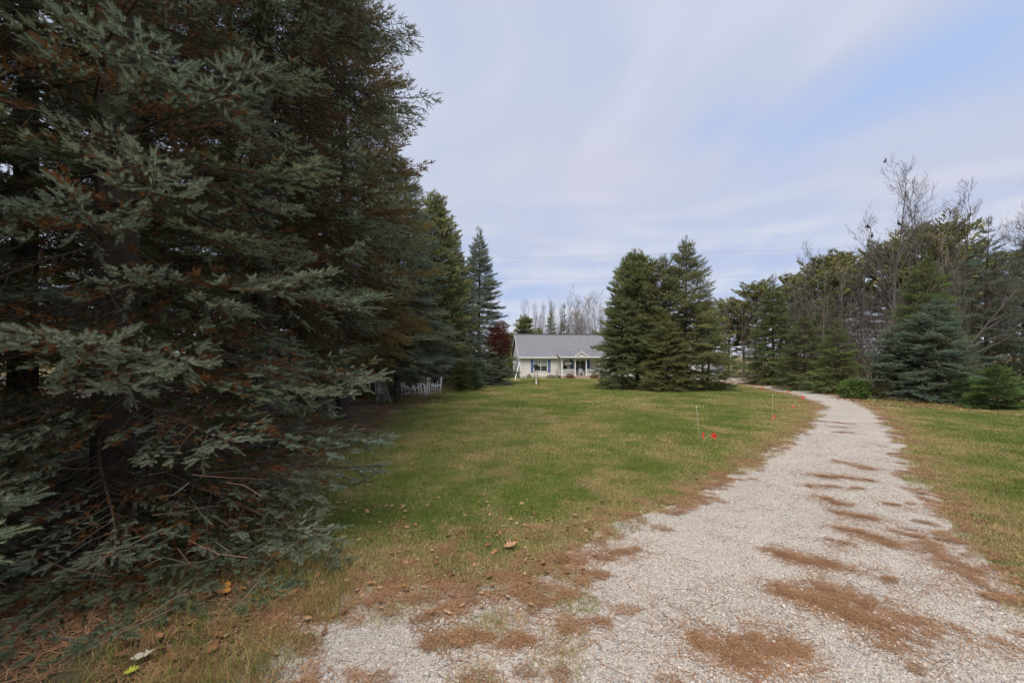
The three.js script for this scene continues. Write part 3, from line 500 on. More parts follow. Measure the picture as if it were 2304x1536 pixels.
conifer('young_spruce', 'yellow green young spruce beside the bare shrub', -3.3, 30.6, { seed: 11, h: 2.6, r: 0.95, set: SPRUCE.green, tint: [1.25, 1.3, 0.7], ws: 0.22, per: 7, base: 0.3 });
conifer('young_pine', 'small blue green pine sapling at the lawn edge', -2.45, 30.4, { seed: 12, h: 1.75, r: 0.75, set: PINE.young, tint: [0.85, 1, 1.1], ws: 0.22, per: 7, base: 0.12 });
conifer('young_spruce', 'knee high spruce seedling beside the pine sapling', -2.9, 29.6, { seed: 13, h: 1.0, r: 0.6, set: SPRUCE.green, tint: [1.2, 1.2, 0.8], ws: 0.16, per: 6, base: 0.08 });
conifer('blue_spruce', 'spruce beside the camera, continuing the row behind the photo edge', -5.2, 0.4, { seed: 14, h: 14, r: 2.5, set: SPRUCE.nearBlue, ws: 0.5, per: 5, pe: 0.6, group: GL, skirt: true, own: 2.5, sees: (az) => Math.abs(az - 0.47) < 0.02, extra: [[1.75, 0.47, -0.1, 3.45, 0]] });
[[-5.4, -4.4], [-6.2, -9.5], [-9.5, -3]].forEach(([x, d], i) => conifer('blue_spruce', ['added unseen spruce just behind the camera in the row, for shade', 'added unseen spruce farther behind the camera in the row, for shade', 'unseen spruce of the second rank behind the camera'][i], x, d, { seed: 15 + i, h: 14, r: 2.9, set: SPRUCE.green, ws: 0.5, per: 6, pe: 0.55, group: GL, skirt: true }));  // row spruces out of view, added for the shade on the nearest boughs
// ---- the dark wood behind the row
{
  const R = rng(77), G = 'dark spruces behind the row';
  const rows = [[-7.6, 7.2], [-7.7, 12.2], [-8.1, 17.6], [-9.0, 1.5], [-9.4, 6.2], [-9.2, 11], [-9.8, 16.5], [-9.5, 22], [-9.2, 28], [-8.2, 35], [-7.5, 42], [-13.5, 3], [-14, 9], [-13.6, 15], [-14.2, 22], [-13.4, 30], [-12, 39], [-6.4, 46], [-18, 6], [-18.5, 14], [-19, 24]];
  rows.forEach(([x, d], i) => conifer('spruce', 'dark spruce standing deep in the wood behind the row', x + R() * 0.6, d, { seed: 30 + i, h: 12 + R() * 4, r: 2.4 + R() * 0.5, set: i % 3 === 1 ? SPRUCE.olive : SPRUCE.green, ws: 0.5, per: 6, base: 0.8 + R(), pe: 0.5, group: G, stubs: 36 }));
}
// ---- the clump in the middle of the lawn
const GC = 'clump of evergreens on the lawn';
conifer('white_pine', 'bushy white pine, upper half of the clump in the lawn', 8.95, 33, { seed: 101, h: 9.3, r: 3.2, set: PINE.white, tint: [0.95, 1.02, 0.95], ws: 0.38, per: 10, pe: 0.45, low: 0.05, high: 0.8, base: 1.6, group: GC });
conifer('spruce', 'tallest spruce of the clump, open twiggy pointed top', 11.4, 30.2, { seed: 102, h: 9.75, r: 3.35, set: SPRUCE.green, tint: [1.12, 1.12, 1.1], ws: 0.33, per: 9, pe: 0.66, low: -0.1, high: 0.8, base: 1.15, gap: 0.1, group: GC, stubs: 20 });
conifer('spruce', 'dark broad spruce of the clump in front of the porch', 7.55, 31.5, { seed: 103, h: 6.4, r: 2.6, set: SPRUCE.green, tint: [0.9, 1.0, 1.0], ws: 0.3, per: 10, pe: 0.6, base: 0.75, group: GC, stubs: 20 });
conifer('spruce', 'narrow spruce between the pine and tallest spruce of the clump', 10.15, 31, { seed: 104, h: 8.8, r: 2.7, set: SPRUCE.green, tint: [1.1, 1.05, 1.0], ws: 0.32, per: 8, pe: 0.6, base: 1.5, high: 0.8, group: GC });
conifer('spruce', 'low spruce spreading over the lawn beside the drive end of the clump', 13.2, 31, { seed: 105, h: 4.9, r: 2.3, set: SPRUCE.green, tint: [0.95, 1.02, 0.98], ws: 0.42, per: 7, pe: 0.6, base: 0.35, gap: 0.25, group: GC, skirt: true });
conifer('spruce', 'low front spruce of the clump with olive boughs near the grass', 9.75, 29, { seed: 106, h: 4.6, r: 2.1, set: SPRUCE.green, tint: [1.05, 1.0, 0.9], ws: 0.28, per: 9, pe: 0.6, base: 0.5, group: GC, skirt: true });
conifer('scots_pine', 'olive pine peeping out behind the clump towards the garage', 15.7, 38, { seed: 107, h: 6.6, r: 1.7, set: PINE.scots, tint: [0.95, 1, 0.9], ws: 0.4, per: 6, round: true, base: 2.2, group: GC });
// ---- right of the drive
const GR = 'evergreens across the drive';
conifer('spruce', 'dense cone shaped dark green spruce where the drive bends', 21.95, 38.7, { seed: 201, h: 8.95, r: 2.8, set: SPRUCE.green, tint: [0.9, 1.05, 0.95], ws: 0.34, per: 9, pe: 0.75, base: 0.25, skirt: true, group: GR });
conifer('spruce', 'dark spruce behind the cone shaped one with bare twigs before it', 19.4, 30.5, { seed: 202, h: 5.2, r: 2.3, set: SPRUCE.green, tint: [0.88, 0.98, 0.98], ws: 0.34, per: 8, base: 0.3, skirt: true, group: GR });
conifer('spruce', 'low bright tipped spruce above the round leafy bush', 18.8, 26.6, { seed: 203, h: 4.1, r: 1.9, set: SPRUCE.green, tint: [0.95, 1.08, 0.9], ws: 0.32, per: 8, base: 0.2, skirt: true, group: GR });
conifer('spruce', 'shaded spruce in the second rank beyond the round leafy bush', 23.2, 34, { seed: 204, h: 7.4, r: 2.1, set: SPRUCE.green, tint: [0.92, 0.98, 0.92], ws: 0.36, per: 7, group: GR });
conifer('blue_spruce', 'blue spruce with silvery boughs nearest the round leafy bush', 18.6, 22.2, { seed: 205, h: 3.7, r: 1.6, set: SPRUCE.blue, tint: [0.9, 0.97, 0.96], ws: 0.28, per: 9, base: 0.15, pe: 0.62, skirt: true, group: GR });
conifer('blue_spruce', 'widest silvery blue spruce at the lawn edge across the drive', 19.3, 20.9, { seed: 206, h: 4.6, r: 2.1, set: SPRUCE.blue, tint: [0.85, 0.95, 0.95], ws: 0.26, per: 9, base: 0.15, pe: 0.6, skirt: true, group: GR });
conifer('spruce', 'narrow deep green spruce rising out of the silvery ones', 20.9, 23.2, { seed: 207, h: 7.2, r: 2.3, set: SPRUCE.green, tint: [0.88, 1.05, 0.9], ws: 0.34, per: 8, pe: 0.7, group: GR });
conifer('spruce', 'tall dark spruce with a layered spire top at the far side', 26.0, 25.2, { seed: 208, h: 9.4, r: 2.8, set: SPRUCE.blue, tint: [0.88, 0.95, 0.94], ws: 0.42, per: 6, pe: 0.85, base: 1.5, group: GR, stubs: 40 });
conifer('spruce', 'dark ragged spruce cut off by the photo edge', 29.6, 26.6, { seed: 209, h: 8.7, r: 2.6, set: SPRUCE.blue, tint: [0.88, 0.94, 0.94], ws: 0.46, per: 6, pe: 0.75, base: 1.8, group: GR, stubs: 50 });
conifer('spruce', 'shadowy spruce between the spire topped one and the silvery ones', 26.2, 30, { seed: 210, h: 7.6, r: 2.3, set: SPRUCE.green, tint: [0.94, 1.0, 0.94], ws: 0.42, per: 6, base: 1.2, group: GR, stubs: 40 });
conifer('spruce', 'shadowy spruce behind the small fluffy pine', 28.5, 22.5, { seed: 211, h: 5.6, r: 2.1, set: SPRUCE.green, tint: [0.94, 1.0, 0.94], ws: 0.44, per: 6, base: 1.3, group: GR, stubs: 50 });
conifer('young_pine', 'small fluffy bright green pine at the lawn edge across the drive', 18.5, 17.6, { seed: 212, h: 1.6, r: 0.95, set: PINE.young, tint: [0.95, 1, 0.75], ws: 0.2, per: 9, base: 0.08, pe: 0.55, group: GR });
conifer('young_pine', 'low dark pine seedling beside the fluffy one', 19.6, 17.6, { seed: 213, h: 1.05, r: 0.8, set: PINE.young, tint: [0.9, 0.97, 0.95], ws: 0.18, per: 8, base: 0.05, group: GR });
conifer('young_pine', 'waist high dull green seedling between blue spruce and fluffy pine', 19.1, 19.4, { seed: 214, h: 1.3, r: 0.8, set: PINE.young, tint: [0.95, 0.98, 0.9], ws: 0.2, per: 7, base: 0.1, group: GR });
// ---- round topped pines behind
const GP = 'round topped pines in the back wood';
[[33.0, 36, 12.1, 3.0, 'broadest round topped pine, highest of the back wood'], [31.4, 38.5, 11.5, 2.2, 'round topped pine below the crows'], [28.3, 42, 11.1, 2.3, 'round topped pine left of the crows, twin of its neighbour'], [31.4, 43.5, 12.0, 2.0, 'slender pine between two broader round topped ones'], [27.6, 52, 10.4, 2.4, 'round topped pine over the bare saplings'], [25.9, 55, 8.9, 2.1, 'lowest round topped pine beside the clump on the lawn'], [29.6, 48, 10.5, 2.0, 'pine showing over the cone shaped spruce'], [37.0, 38.5, 11.2, 2.4, 'round topped pine beside the spire topped spruce'], [36, 33, 9.5, 2.2, 'thin topped pine at the far photo edge']].forEach(([x, d, h, r, label], i) => conifer('scots_pine', label, x, d, { seed: 300 + i, h, r: r * 1.25, set: PINE.scots, round: true, base: h * 0.36, ws: 0.42, per: 9, tr: 0.17, bark: [0.17, 0.12, 0.095], group: GP, stubs: 34 }));
{
  const R = rng(5), G = 'far dark trees closing the view';
  for (let i = 0; i < 26; i++) {
    const x = i < 18 ? 24 + i * 4.6 + R() * 3 : -34 + (i - 18) * 3.6, d = i < 18 ? 56 + R() * 16 - i * 0.9 : 62 + R() * 14;
    conifer('spruce', 'far dark evergreen closing the view between the nearer trees', x, d, { seed: 340 + i, h: 6.5 + R() * 3.5, r: 2.4, set: i % 2 ? SPRUCE.green : SPRUCE.olive, ws: 0.7, per: 6, pe: 0.55, base: 0.5, group: G });
  }
}
// ---- behind the house
const GH = 'trees behind the house';
conifer('white_pine', 'bright green bushy pine behind the gable end of the house', 2.1, 73, { seed: 401, h: 8.6, r: 3.0, set: PINE.white, tint: [1.05, 1.1, 0.9], ws: 0.4, per: 8, pe: 0.4, base: 1, group: GH });
conifer('white_pine', 'paler pine beside the gable end, lower than its neighbour', -0.2, 66, { seed: 402, h: 5.6, r: 2.2, set: PINE.white, tint: [1.05, 1.05, 0.9], ws: 0.45, per: 8, pe: 0.4, base: 0.4, group: GH });
conifer('spruce', 'green pointed spruce above the roof ridge', 6.1, 72, { seed: 403, h: 9.4, r: 2.7, set: SPRUCE.green, tint: [1, 1.1, 0.95], ws: 0.5, per: 7, pe: 0.8, group: GH });
conifer('spruce', 'thin darker spruce spire above the roof ridge', 8.4, 74, { seed: 404, h: 10.7, r: 2.3, set: SPRUCE.green, tint: [0.95, 0.97, 0.95], ws: 0.5, per: 6, pe: 0.95, group: GH });
conifer('white_pine', 'low green pine hedge-like behind the roof near the porch', 4.0, 69, { seed: 405, h: 6.6, r: 2.0, set: PINE.white, tint: [1.1, 1.15, 0.9], ws: 0.5, per: 7, pe: 0.5, group: GH });
conifer('spruce', 'olive bush-like spruce filling the gap beside the gable wall', -1.3, 58, { seed: 406, h: 5.8, r: 2.2, set: SPRUCE.olive, tint: [0.8, 1.05, 0.8], ws: 0.42, per: 8, pe: 0.5, base: 0.2, group: GH });

// ---------------------------------------------------------------- leafless trees and shrubs
function bareGeo(seed, o) {
  const R = rng(seed), trunk = new GB(), limbs = new GB(), top = o.levels;
  const shade = (l) => { const j = 0.8 + 0.4 * R(), c = o.col ?? [0.11, 0.095, 0.088]; return [c[0] * j, c[1] * j, c[2] * j]; };
  const rec = (p, d, len, rad, l) => {
    const n = l === 0 ? 9 : l === 1 ? 5 : 3, pts = [p.clone()], dirs = [d.clone()], q = p.clone(), dd = d.clone();
    for (let i = 0; i < n; i++) { dd.add(V((R() - 0.5) * 0.13 * (0.6 + 0.4 * l), o.up * (l ? 0.12 : 0.02) + (R() - 0.5) * 0.08, (R() - 0.5) * 0.13 * (0.6 + 0.4 * l))).normalize(); q.addScaledVector(dd, len / n); pts.push(q.clone()); dirs.push(dd.clone()); }
    (l === 0 ? trunk : limbs).tube(pts, (t) => Math.max(o.min ?? 0.005, rad * (1 - t * (l === 0 ? 0.88 : 0.75))), l === 0 ? 7 : l === 1 ? 4 : 3, () => shade(l));
    if (l >= top) return;
    const kids = o.kids[l];
    for (let k = 0; k < kids; k++) {
      const t = lerp(l === 0 ? o.from : 0.22, 1, (k + R()) / kids), i = Math.min(n - 1, (t * n) | 0), b = pts[i].clone().lerp(pts[i + 1], t * n - i), side = V(R() - 0.5, (R() - 0.5) * 0.5, R() - 0.5).normalize().cross(dirs[i]).normalize();
      const cd = dirs[i].clone().addScaledVector(side, o.spread * (0.7 + 0.6 * R())).normalize();
      rec(b, cd, len * (l === 0 ? lerp(o.limb, o.limb * 0.45, t) : 0.5) * (0.65 + 0.6 * R()), rad * (1 - t * 0.7) * 0.5, l + 1);
    }
  };
  const lean = o.lean ?? [0, 0];
  for (let s = 0; s < (o.stems ?? 1); s++) { const a = (s / (o.stems ?? 1)) * 6.28 + R(), k = o.stems ? o.fan * (0.3 + R()) : 0; rec(V(Math.cos(a) * k * 0.25, -0.1, Math.sin(a) * k * 0.25), V(lean[0] + Math.cos(a) * k, 1, lean[1] + Math.sin(a) * k).normalize(), o.h * (0.75 + 0.25 * (o.stems ? R() : 1)), o.rad, 0); }
  return [trunk.geo(), limbs.geo()];
}
const BARE = {
  oak: [1, 2, 3].map((s) => bareGeo(500 + s, { h: 11.5, rad: 0.12, levels: 4, kids: [13, 6, 5, 3], spread: 0.75, limb: 0.32, up: 1.0, from: 0.35 })),
  poplar: [1, 2, 3].map((s) => bareGeo(520 + s, { h: 12, rad: 0.075, levels: 3, kids: [24, 6, 3], spread: 0.36, limb: 0.3, up: 1.3, from: 0.25, min: 0.0055, col: [0.17, 0.15, 0.14] })),
  round: [1, 2].map((s) => bareGeo(540 + s, { h: 10, rad: 0.18, levels: 4, kids: [9, 6, 5, 3], spread: 0.8, limb: 0.6, up: 0.7, from: 0.22, min: 0.011, col: [0.27, 0.24, 0.215] })),
  sapling: [1, 2, 3].map((s) => bareGeo(560 + s, { h: 7.5, rad: 0.05, levels: 3, kids: [11, 5, 3], spread: 0.55, limb: 0.26, up: 1, from: 0.25, min: 0.007, col: [0.18, 0.15, 0.128] })),
  thicket: [1, 2].map((s) => bareGeo(580 + s, { h: 5.4, rad: 0.055, levels: 4, kids: [8, 6, 5, 3], spread: 0.85, limb: 0.5, up: 0.5, from: 0.12, stems: 3, fan: 0.4, min: 0.0045, col: [0.14, 0.122, 0.108] })),
  lean: [bareGeo(590, { h: 8, rad: 0.09, levels: 4, kids: [11, 6, 5, 3], spread: 0.65, limb: 0.5, up: 0.4, from: 0.25, lean: [0.7, 0.15], col: [0.1, 0.088, 0.078] })],
  shrub: [1, 2].map((s) => bareGeo(600 + s, { h: 3.1, rad: 0.014, levels: 2, kids: [6, 4], spread: 0.35, limb: 0.35, up: 1.2, from: 0.2, stems: 36, fan: 0.3, min: 0.0045, col: [0.2, 0.145, 0.115] })),
};
function bare(kind, i, name, label, x, d, h, group, turn = 0, wide = 1) {
  const [tg, lg] = BARE[kind][i % BARE[kind].length], t = thing(name, label, kind === 'shrub' ? 'shrub' : 'tree', x, d, group), f = h / { oak: 11.5, poplar: 12, round: 12, sapling: 7.5, thicket: 6, lean: 7, shrub: 3.3 }[kind];
  part(t, kind === 'shrub' ? 'stems' : 'trunk', tg, M.bark, kind === 'shrub' ? 'stuff' : undefined); part(t, 'crown', lg, M.bark, 'stuff');
  t.rotation.y = turn; t.scale.set(f * wide, f, f * wide);
  return t;
}
const GB2 = 'tall leafless trees across the drive';
const TALL = bare('oak', 0, 'bare_tree', 'tallest leafless tree, a crow on its topmost twig', 22.6, 27.5, 11.9, GB2, 0.4);
bare('oak', 1, 'bare_tree', 'leafless tree with narrow fork, second from the crows', 26.0, 29, 12.0, GB2, 2.2, 0.8);
bare('oak', 2, 'bare_tree', 'leafless tree standing over the shaggy pine tops', 29.0, 30.2, 12.0, GB2, 4.1, 0.8);
const PAIR = bare('oak', 1, 'bare_tree', 'leafless tree carrying two crows on its low crown', 23.5, 31, 10.6, GB2, 0.2, 0.8);
bare('oak', 2, 'bare_tree', 'leafless tree whose crown tops the row of pines near the bend', 24.7, 38, 10.9, GB2, 1.0, 0.8);
bare('oak', 0, 'bare_tree', 'leafless tree cut by the photo edge, bent twigs against the sky', 27.4, 23.4, 9.9, GB2, 3.0);
bare('lean', 0, 'bare_tree', 'grey leafless tree leaning away from the drive before the dark spruces', 21.2, 23.6, 6.4, GB2, 0.1);
[[24.5, 33.5, 6.8], [23.8, 31, 6.9], [21.8, 28.5, 5.6], [26.0, 33, 7.2], [25.2, 38, 7.2], [26.5, 34, 7], [25.4, 27.5, 6.4], [27.6, 33, 7.4], [23.8, 36.5, 7.6], [28.8, 29, 7.6]].forEach(([x, d, h], i) => bare('thicket', i, 'bare_tree', 'brown grey twiggy tree in the thicket across the drive', x, d, h, 'twiggy thicket across the drive', i * 1.7));
{ const R = rng(9); for (let i = 0; i < 22; i++) bare('sapling', i, 'bare_sapling', 'thin grey sapling in the bare stand at the end of the drive', 23.6 + R() * 6, 47 + R() * 9, 6.5 + R() * 2.5, 'bare saplings at the end of the drive', R() * 6.28); }
{ const R = rng(15); for (let i = 0; i < 9; i++) bare('sapling', i, 'bare_sapling', 'thin pale trunk standing among the dark spruces across the drive', 20.8 + R() * 9, 24 + R() * 8, 6.5 + R() * 2.5, 'thin trunks among the dark spruces', R() * 6.28, 0.8); }
{ const R = rng(21); for (let i = 0; i < 24; i++) bare('poplar', i, 'bare_poplar', 'pale leafless poplar rising behind the house roof', 3.2 + i * 0.6 + R() * 0.8, 82 + R() * 14, 9.4 + R() * 2.6, 'pale poplars behind the house', R() * 6.28); }
bare('round', 0, 'bare_tree', 'broad leafless tree with a fan of limbs behind the roof', 11.6, 78, 12.6, GH, 0.3);
bare('round', 1, 'bare_tree', 'broad leafless tree half hidden by the lawn clump, behind the roof', 14.6, 80, 11.8, GH, 1.3);
bare('thicket', 0, 'bare_tree', 'brown bushy thicket top showing over the roof ridge', 11.0, 68, 8.2, GH, 0.2); bare('thicket', 1, 'bare_tree', 'grey brown thicket between the spruce spire and broad leafless tree', 8.9, 67, 7.8, GH, 1.1); bare('thicket', 0, 'bare_tree', 'brown thicket behind the roof beside the lawn clump', 13.6, 68, 7.6, GH, 2.6);
bare('shrub', 0, 'bare_shrub', 'tall brown leafless shrub with many upright stems', -4.55, 27.4, 3.4); bare('shrub', 1, 'bare_shrub', 'lower leafless shrub tangled behind the picket fence', -5.6, 26.6, 1.9);

// ---------------------------------------------------------------- leafy shrubs
function leafBlob(seed, n, rx, ry, len, wid, cols, shell = 0.55, cy = ry) {
  const R = rng(seed), g = new GB();
  for (let i = 0; i < n; i++) {
    const a = R() * 6.28, c = 1.7 * R() - 0.7, s = Math.sqrt(1 - c * c), k = lerp(shell, 1, R() ** 0.6) * (0.86 + 0.28 * noise(a * 1.2, c * 2 + seed)), p = V(s * Math.cos(a) * rx * k, cy + c * ry * k, s * Math.sin(a) * rx * k);
    if (p.y < 0.02) continue;
    const d = V(s * Math.cos(a), c * 0.8 + 0.25, s * Math.sin(a)).add(V(R() - 0.5, R() - 0.6, R() - 0.5).multiplyScalar(1.3)).normalize(), side = d.clone().cross(V(R() - 0.5, 1, R() - 0.5)).normalize(), l = len * (0.7 + 0.5 * R()), w = wid * (0.8 + 0.4 * R()), up = side.clone().cross(d);
    const k2 = cols[(R() * cols.length) | 0], j = 0.8 + 0.4 * R(), col = [k2[0] * j, k2[1] * j, k2[2] * j], m = p.clone().addScaledVector(d, l * 0.5), e = p.clone().addScaledVector(d, l).addScaledVector(up, -l * 0.15);
    const q1 = m.clone().addScaledVector(side, w * 0.5).addScaledVector(up, w * 0.2), q2 = m.clone().addScaledVector(side, -w * 0.5).addScaledVector(up, w * 0.2);
    g.quad(p, q1, e, m, col); g.quad(p, m, e, q2, col);
  }
  return g.geo();
}
function stemsGeo(seed, n, rx, h, r, col) { const R = rng(seed), g = new GB(); for (let i = 0; i < n; i++) { const a = R() * 6.28, k = rx * Math.sqrt(R()); g.tube([V(Math.cos(a) * 0.06, -0.03, Math.sin(a) * 0.06), V(Math.cos(a) * k * 0.6, h * 0.55, Math.sin(a) * k * 0.6), V(Math.cos(a) * k, h * (0.8 + 0.2 * R()), Math.sin(a) * k)], [r, r * 0.7, r * 0.35], 4, col); } return g.geo(); }
function bush(name, label, x, d, seed, n, rx, ry, len, wid, cols, cy, group, y) {
  const t = thing(name, label, 'shrub', x, d, group, y ?? gy(d));
  part(t, 'stems', stemsGeo(seed, 10, rx * 0.7, (cy ?? ry) * 1.1, 0.009, [0.14, 0.1, 0.075]), M.bark, 'stuff'); part(t, 'foliage', leafBlob(seed, n, rx, ry, len, wid, cols, 0.5, cy), M.leaf, 'stuff');
  return t;
}
bush('leafy_bush', 'round bright green broad leaved bush at the bend of the drive', 17.15, 23.0, 1, 2600, 0.78, 0.62, 0.13, 0.05, [[0.15, 0.24, 0.055], [0.11, 0.19, 0.045], [0.2, 0.28, 0.09]], 0.42);
bush('straw_bush', 'dull yellow brown leafy bush between round green bush and blue spruce', 18.1, 22.2, 2, 1500, 0.6, 0.6, 0.08, 0.03, [[0.2, 0.15, 0.06], [0.14, 0.12, 0.05]], 0.42);
{
  const t = thing('red_maple', 'small tree with dark red leaves beside the gable end of the house', 'tree', -1.0, 38.2);
  part(t, 'trunk', trunkGeo(5, 4.6, 0.07, 7), M.bark); part(t, 'crown', leafBlob(7, 3800, 1.15, 1.9, 0.12, 0.09, [[0.13, 0.026, 0.022], [0.17, 0.04, 0.03], [0.1, 0.025, 0.025]], 0.25, 3.5), M.leaf, 'stuff');
}
// ---------------------------------------------------------------- house
const siding = paint(0.65, 0.63, 0.585, 0.7), white = paint(0.78, 0.78, 0.77, 0.5), shutter = paint(0.1, 0.16, 0.34, 0.55), metalDark = paint(0.03, 0.032, 0.035, 0.5, { metalness: 0.3 }), glass = new THREE.MeshPhysicalMaterial({ color: 0xffffff, transmission: 1, roughness: 0.03, thickness: 0, ior: 1.5, side: THREE.DoubleSide }), deckMat = paint(0.36, 0.27, 0.22, 0.85), concrete = paint(0.36, 0.33, 0.29, 0.9), inside = paint(0.3, 0.28, 0.26, 0.9), blindMat = paint(0.55, 0.56, 0.5, 0.9);
const shingleMat = (() => {
  const N = 512, R = rng(8), tab = Array.from({ length: 64 * 64 }, () => R());
  const map = dataMap(N, (i, j) => { const row = (j / 16) | 0, col = ((i + (row % 2) * 13 + ((tab[row] * 20) | 0)) / 26) | 0, v = tab[((row * 37 + col * 11) & 4095)], n = R(), s = 0.82 + 0.3 * v + 0.2 * (n - 0.5); return [0.2 * s, 0.2 * s, 0.225 * s]; }, true);
  return new THREE.MeshStandardMaterial({ map, roughness: 0.95, side: THREE.DoubleSide });
})();
const boxGeo = (x0, x1, y0, y1, z0, z1) => { const g = new THREE.BoxGeometry(x1 - x0, y1 - y0, z1 - z0); g.translate((x0 + x1) / 2, (y0 + y1) / 2, (z0 + z1) / 2); return g; };
const bx = (parent, name, mat, x0, x1, y0, y1, z0, z1) => part(parent, name, boxGeo(x0, x1, y0, y1, z0, z1), mat);
// lapped boards on the plane z = 0 of its own axes, facing +z; cut(y) returns [x0, x1] and openings are left out
function lapWall(y0, y1, span, openings, step = 0.105) {
  const g = new GB(), k = [1, 1, 1];
  for (let y = y0; y < y1 - 0.005; y += step) {
    const t = Math.min(y1, y + step), m = (y + t) / 2, [a0, b0] = span(m);
    let iv = [[a0, b0]];
    for (const [ox0, ox1, oy0, oy1] of openings) if (m > oy0 && m < oy1) iv = iv.flatMap(([a, b]) => (ox1 <= a || ox0 >= b ? [[a, b]] : [[a, Math.max(a, ox0)], [Math.min(b, ox1), b]].filter(([p, q]) => q - p > 0.01)));
    for (const [a, b] of iv) { g.quad(V(a, y, 0.018), V(b, y, 0.018), V(b, t, 0.004), V(a, t, 0.004), k); g.quad(V(a, y, 0.0), V(b, y, 0.0), V(b, y, 0.018), V(a, y, 0.018), k); }
  }
  return g.geo();
}
const house = thing('house', 'single storey house with cream siding, grey shingle roof and white porch', 'house', 1.0, 55, null, -0.65);
house.rotation.y = 0.1;
const HL = 16.6, HD = 8.4, EAVE = 2.55, RIDGE = 5.25, BASE = 0.2;
{
  const win = [1.62, 3.28, 0.78, 2.13], pwin = [6.45, 8.1, 0.8, 2.1], dwin = [4.95, 5.75, 0.86, 2.1];
  const wallMat = matte(0.7, { color: new THREE.Color().setRGB(0.66, 0.64, 0.605) });
  const front = part(house, 'wall', lapWall(BASE, EAVE, () => [0, HL], [win, pwin, dwin]), wallMat);
  const gab = (z) => { const f = clamp((z - EAVE) / (RIDGE - EAVE), 0, 1) * HD * 0.5; return [f, HD - f]; };
  const left = part(house, 'wall', lapWall(BASE, RIDGE - 0.08, gab, []), wallMat); left.rotation.y = -Math.PI / 2; left.position.z = -HD;
  bx(house, 'wall', siding, 0.02, HL, BASE, EAVE, -HD, -HD + 0.1); bx(house, 'wall', siding, HL - 0.1, HL - 0.002, BASE, EAVE, -HD + 0.1, -0.02);
  bx(house, 'ceiling', inside, 0.05, HL - 0.1, 2.42, 2.48, -HD + 0.1, -0.03); bx(house, 'room_floor', inside, 0.03, HL - 0.1, 0.22, 0.28, -HD + 0.1, -0.03);
  bx(house, 'foundation', concrete, 0.01, HL, -0.15, BASE, -HD, 0.0);
  bx(house, 'corner_trim', white, -0.03, 0.1, BASE, EAVE, 0.002, 0.045); bx(house, 'corner_trim', white, -0.035, -0.022, BASE, EAVE, -0.1, 0.04);
  // roof planes of lapped shingle courses
  const roofPlane = (u0, u1, w0, y0, w1, y1, courses) => {   // from (z = -w0, y0) up to (z = -w1, y1)
    const p = [], uv = [], ix = []; let v = 0;
    const len = Math.hypot(w1 - w0, y1 - y0), ny = (w1 - w0) / len, nz = (y1 - y0) / len, quad = (a, b, c, d, s, e) => { const o = p.length / 3; p.push(...a, ...b, ...c, ...d); uv.push(u0 / 3.9, s / 2.3, u1 / 3.9, s / 2.3, u1 / 3.9, e / 2.3, u0 / 3.9, e / 2.3); ix.push(o, o + 1, o + 2, o, o + 2, o + 3); };
    for (let i = 0; i < courses; i++) {
      const a = i / courses, b = (i + 1) / courses, wa = lerp(w0, w1, a), ya = lerp(y0, y1, a), wb = lerp(w0, w1, b), yb = lerp(y0, y1, b), k = 0.014;
      quad([u0, ya + ny * k, -wa + nz * k], [u1, ya + ny * k, -wa + nz * k], [u1, yb, -wb], [u0, yb, -wb], a * len, b * len);
      quad([u0, ya, -wa], [u1, ya, -wa], [u1, ya + ny * k, -wa + nz * k], [u0, ya + ny * k, -wa + nz * k], a * len, a * len);
    }
    const g = new THREE.BufferGeometry(); g.setAttribute('position', new THREE.Float32BufferAttribute(p, 3)); g.setAttribute('uv', new THREE.Float32BufferAttribute(uv, 2)); g.setIndex(ix); const q = g.toNonIndexed(); q.computeVertexNormals(); return q;
  };
  const sl = (RIDGE - EAVE) / (HD / 2), ov = 0.32;
  const roof = part(house, 'roof', roofPlane(-0.28, HL + 0.1, -ov, EAVE - ov * sl + 0.16, HD / 2, RIDGE + 0.16, 36), shingleMat);
  part(roof, 'roof_slope', roofPlane(-0.28, HL + 0.1, HD + ov, EAVE - ov * sl + 0.16, HD / 2, RIDGE + 0.16, 4), shingleMat);
  bx(roof, 'ridge_cap', paint(0.1, 0.1, 0.115, 0.9), -0.28, HL + 0.1, RIDGE + 0.15, RIDGE + 0.23, -HD / 2 - 0.16, -HD / 2 + 0.16);
  bx(house, 'gutter', white, -0.26, 4.5, EAVE - ov * sl + 0.02, EAVE - ov * sl + 0.155, ov - 0.02, ov + 0.1); bx(house, 'gutter', white, 9.4, HL, EAVE - ov * sl + 0.02, EAVE - ov * sl + 0.155, ov - 0.02, ov + 0.1);
  bx(house, 'soffit', white, -0.26, HL, EAVE - ov * sl - 0.01, EAVE - ov * sl + 0.015, -0.02, ov - 0.022);
  for (const s of [1, -1]) { const a = Math.atan(sl), l = (HD / 2 + ov) / Math.cos(a), m = bx(house, 'rake_board', white, -0.3, -0.27, -0.16, 0.0, -l, 0); m.position.set(0, EAVE - ov * sl + 0.15, s > 0 ? ov : -HD - ov); m.rotation.x = s > 0 ? a : -a; if (s < 0) m.scale.z = -1; }
  const dsp = (x, z, y1, name = 'downspout') => { const g = new GB(); g.tube([V(x, y1, z + 0.3), V(x, y1 - 0.18, z + 0.06), V(x, 0.12, z + 0.06), V(x + 0.06, 0.05, z + 0.32)], [0.04, 0.04, 0.04, 0.04], 6, [1, 1, 1]); part(house, name, g.geo(), matte(0.5, { color: new THREE.Color().setRGB(0.76, 0.76, 0.76) })); };
  dsp(0.06, 0.03, EAVE - 0.06);
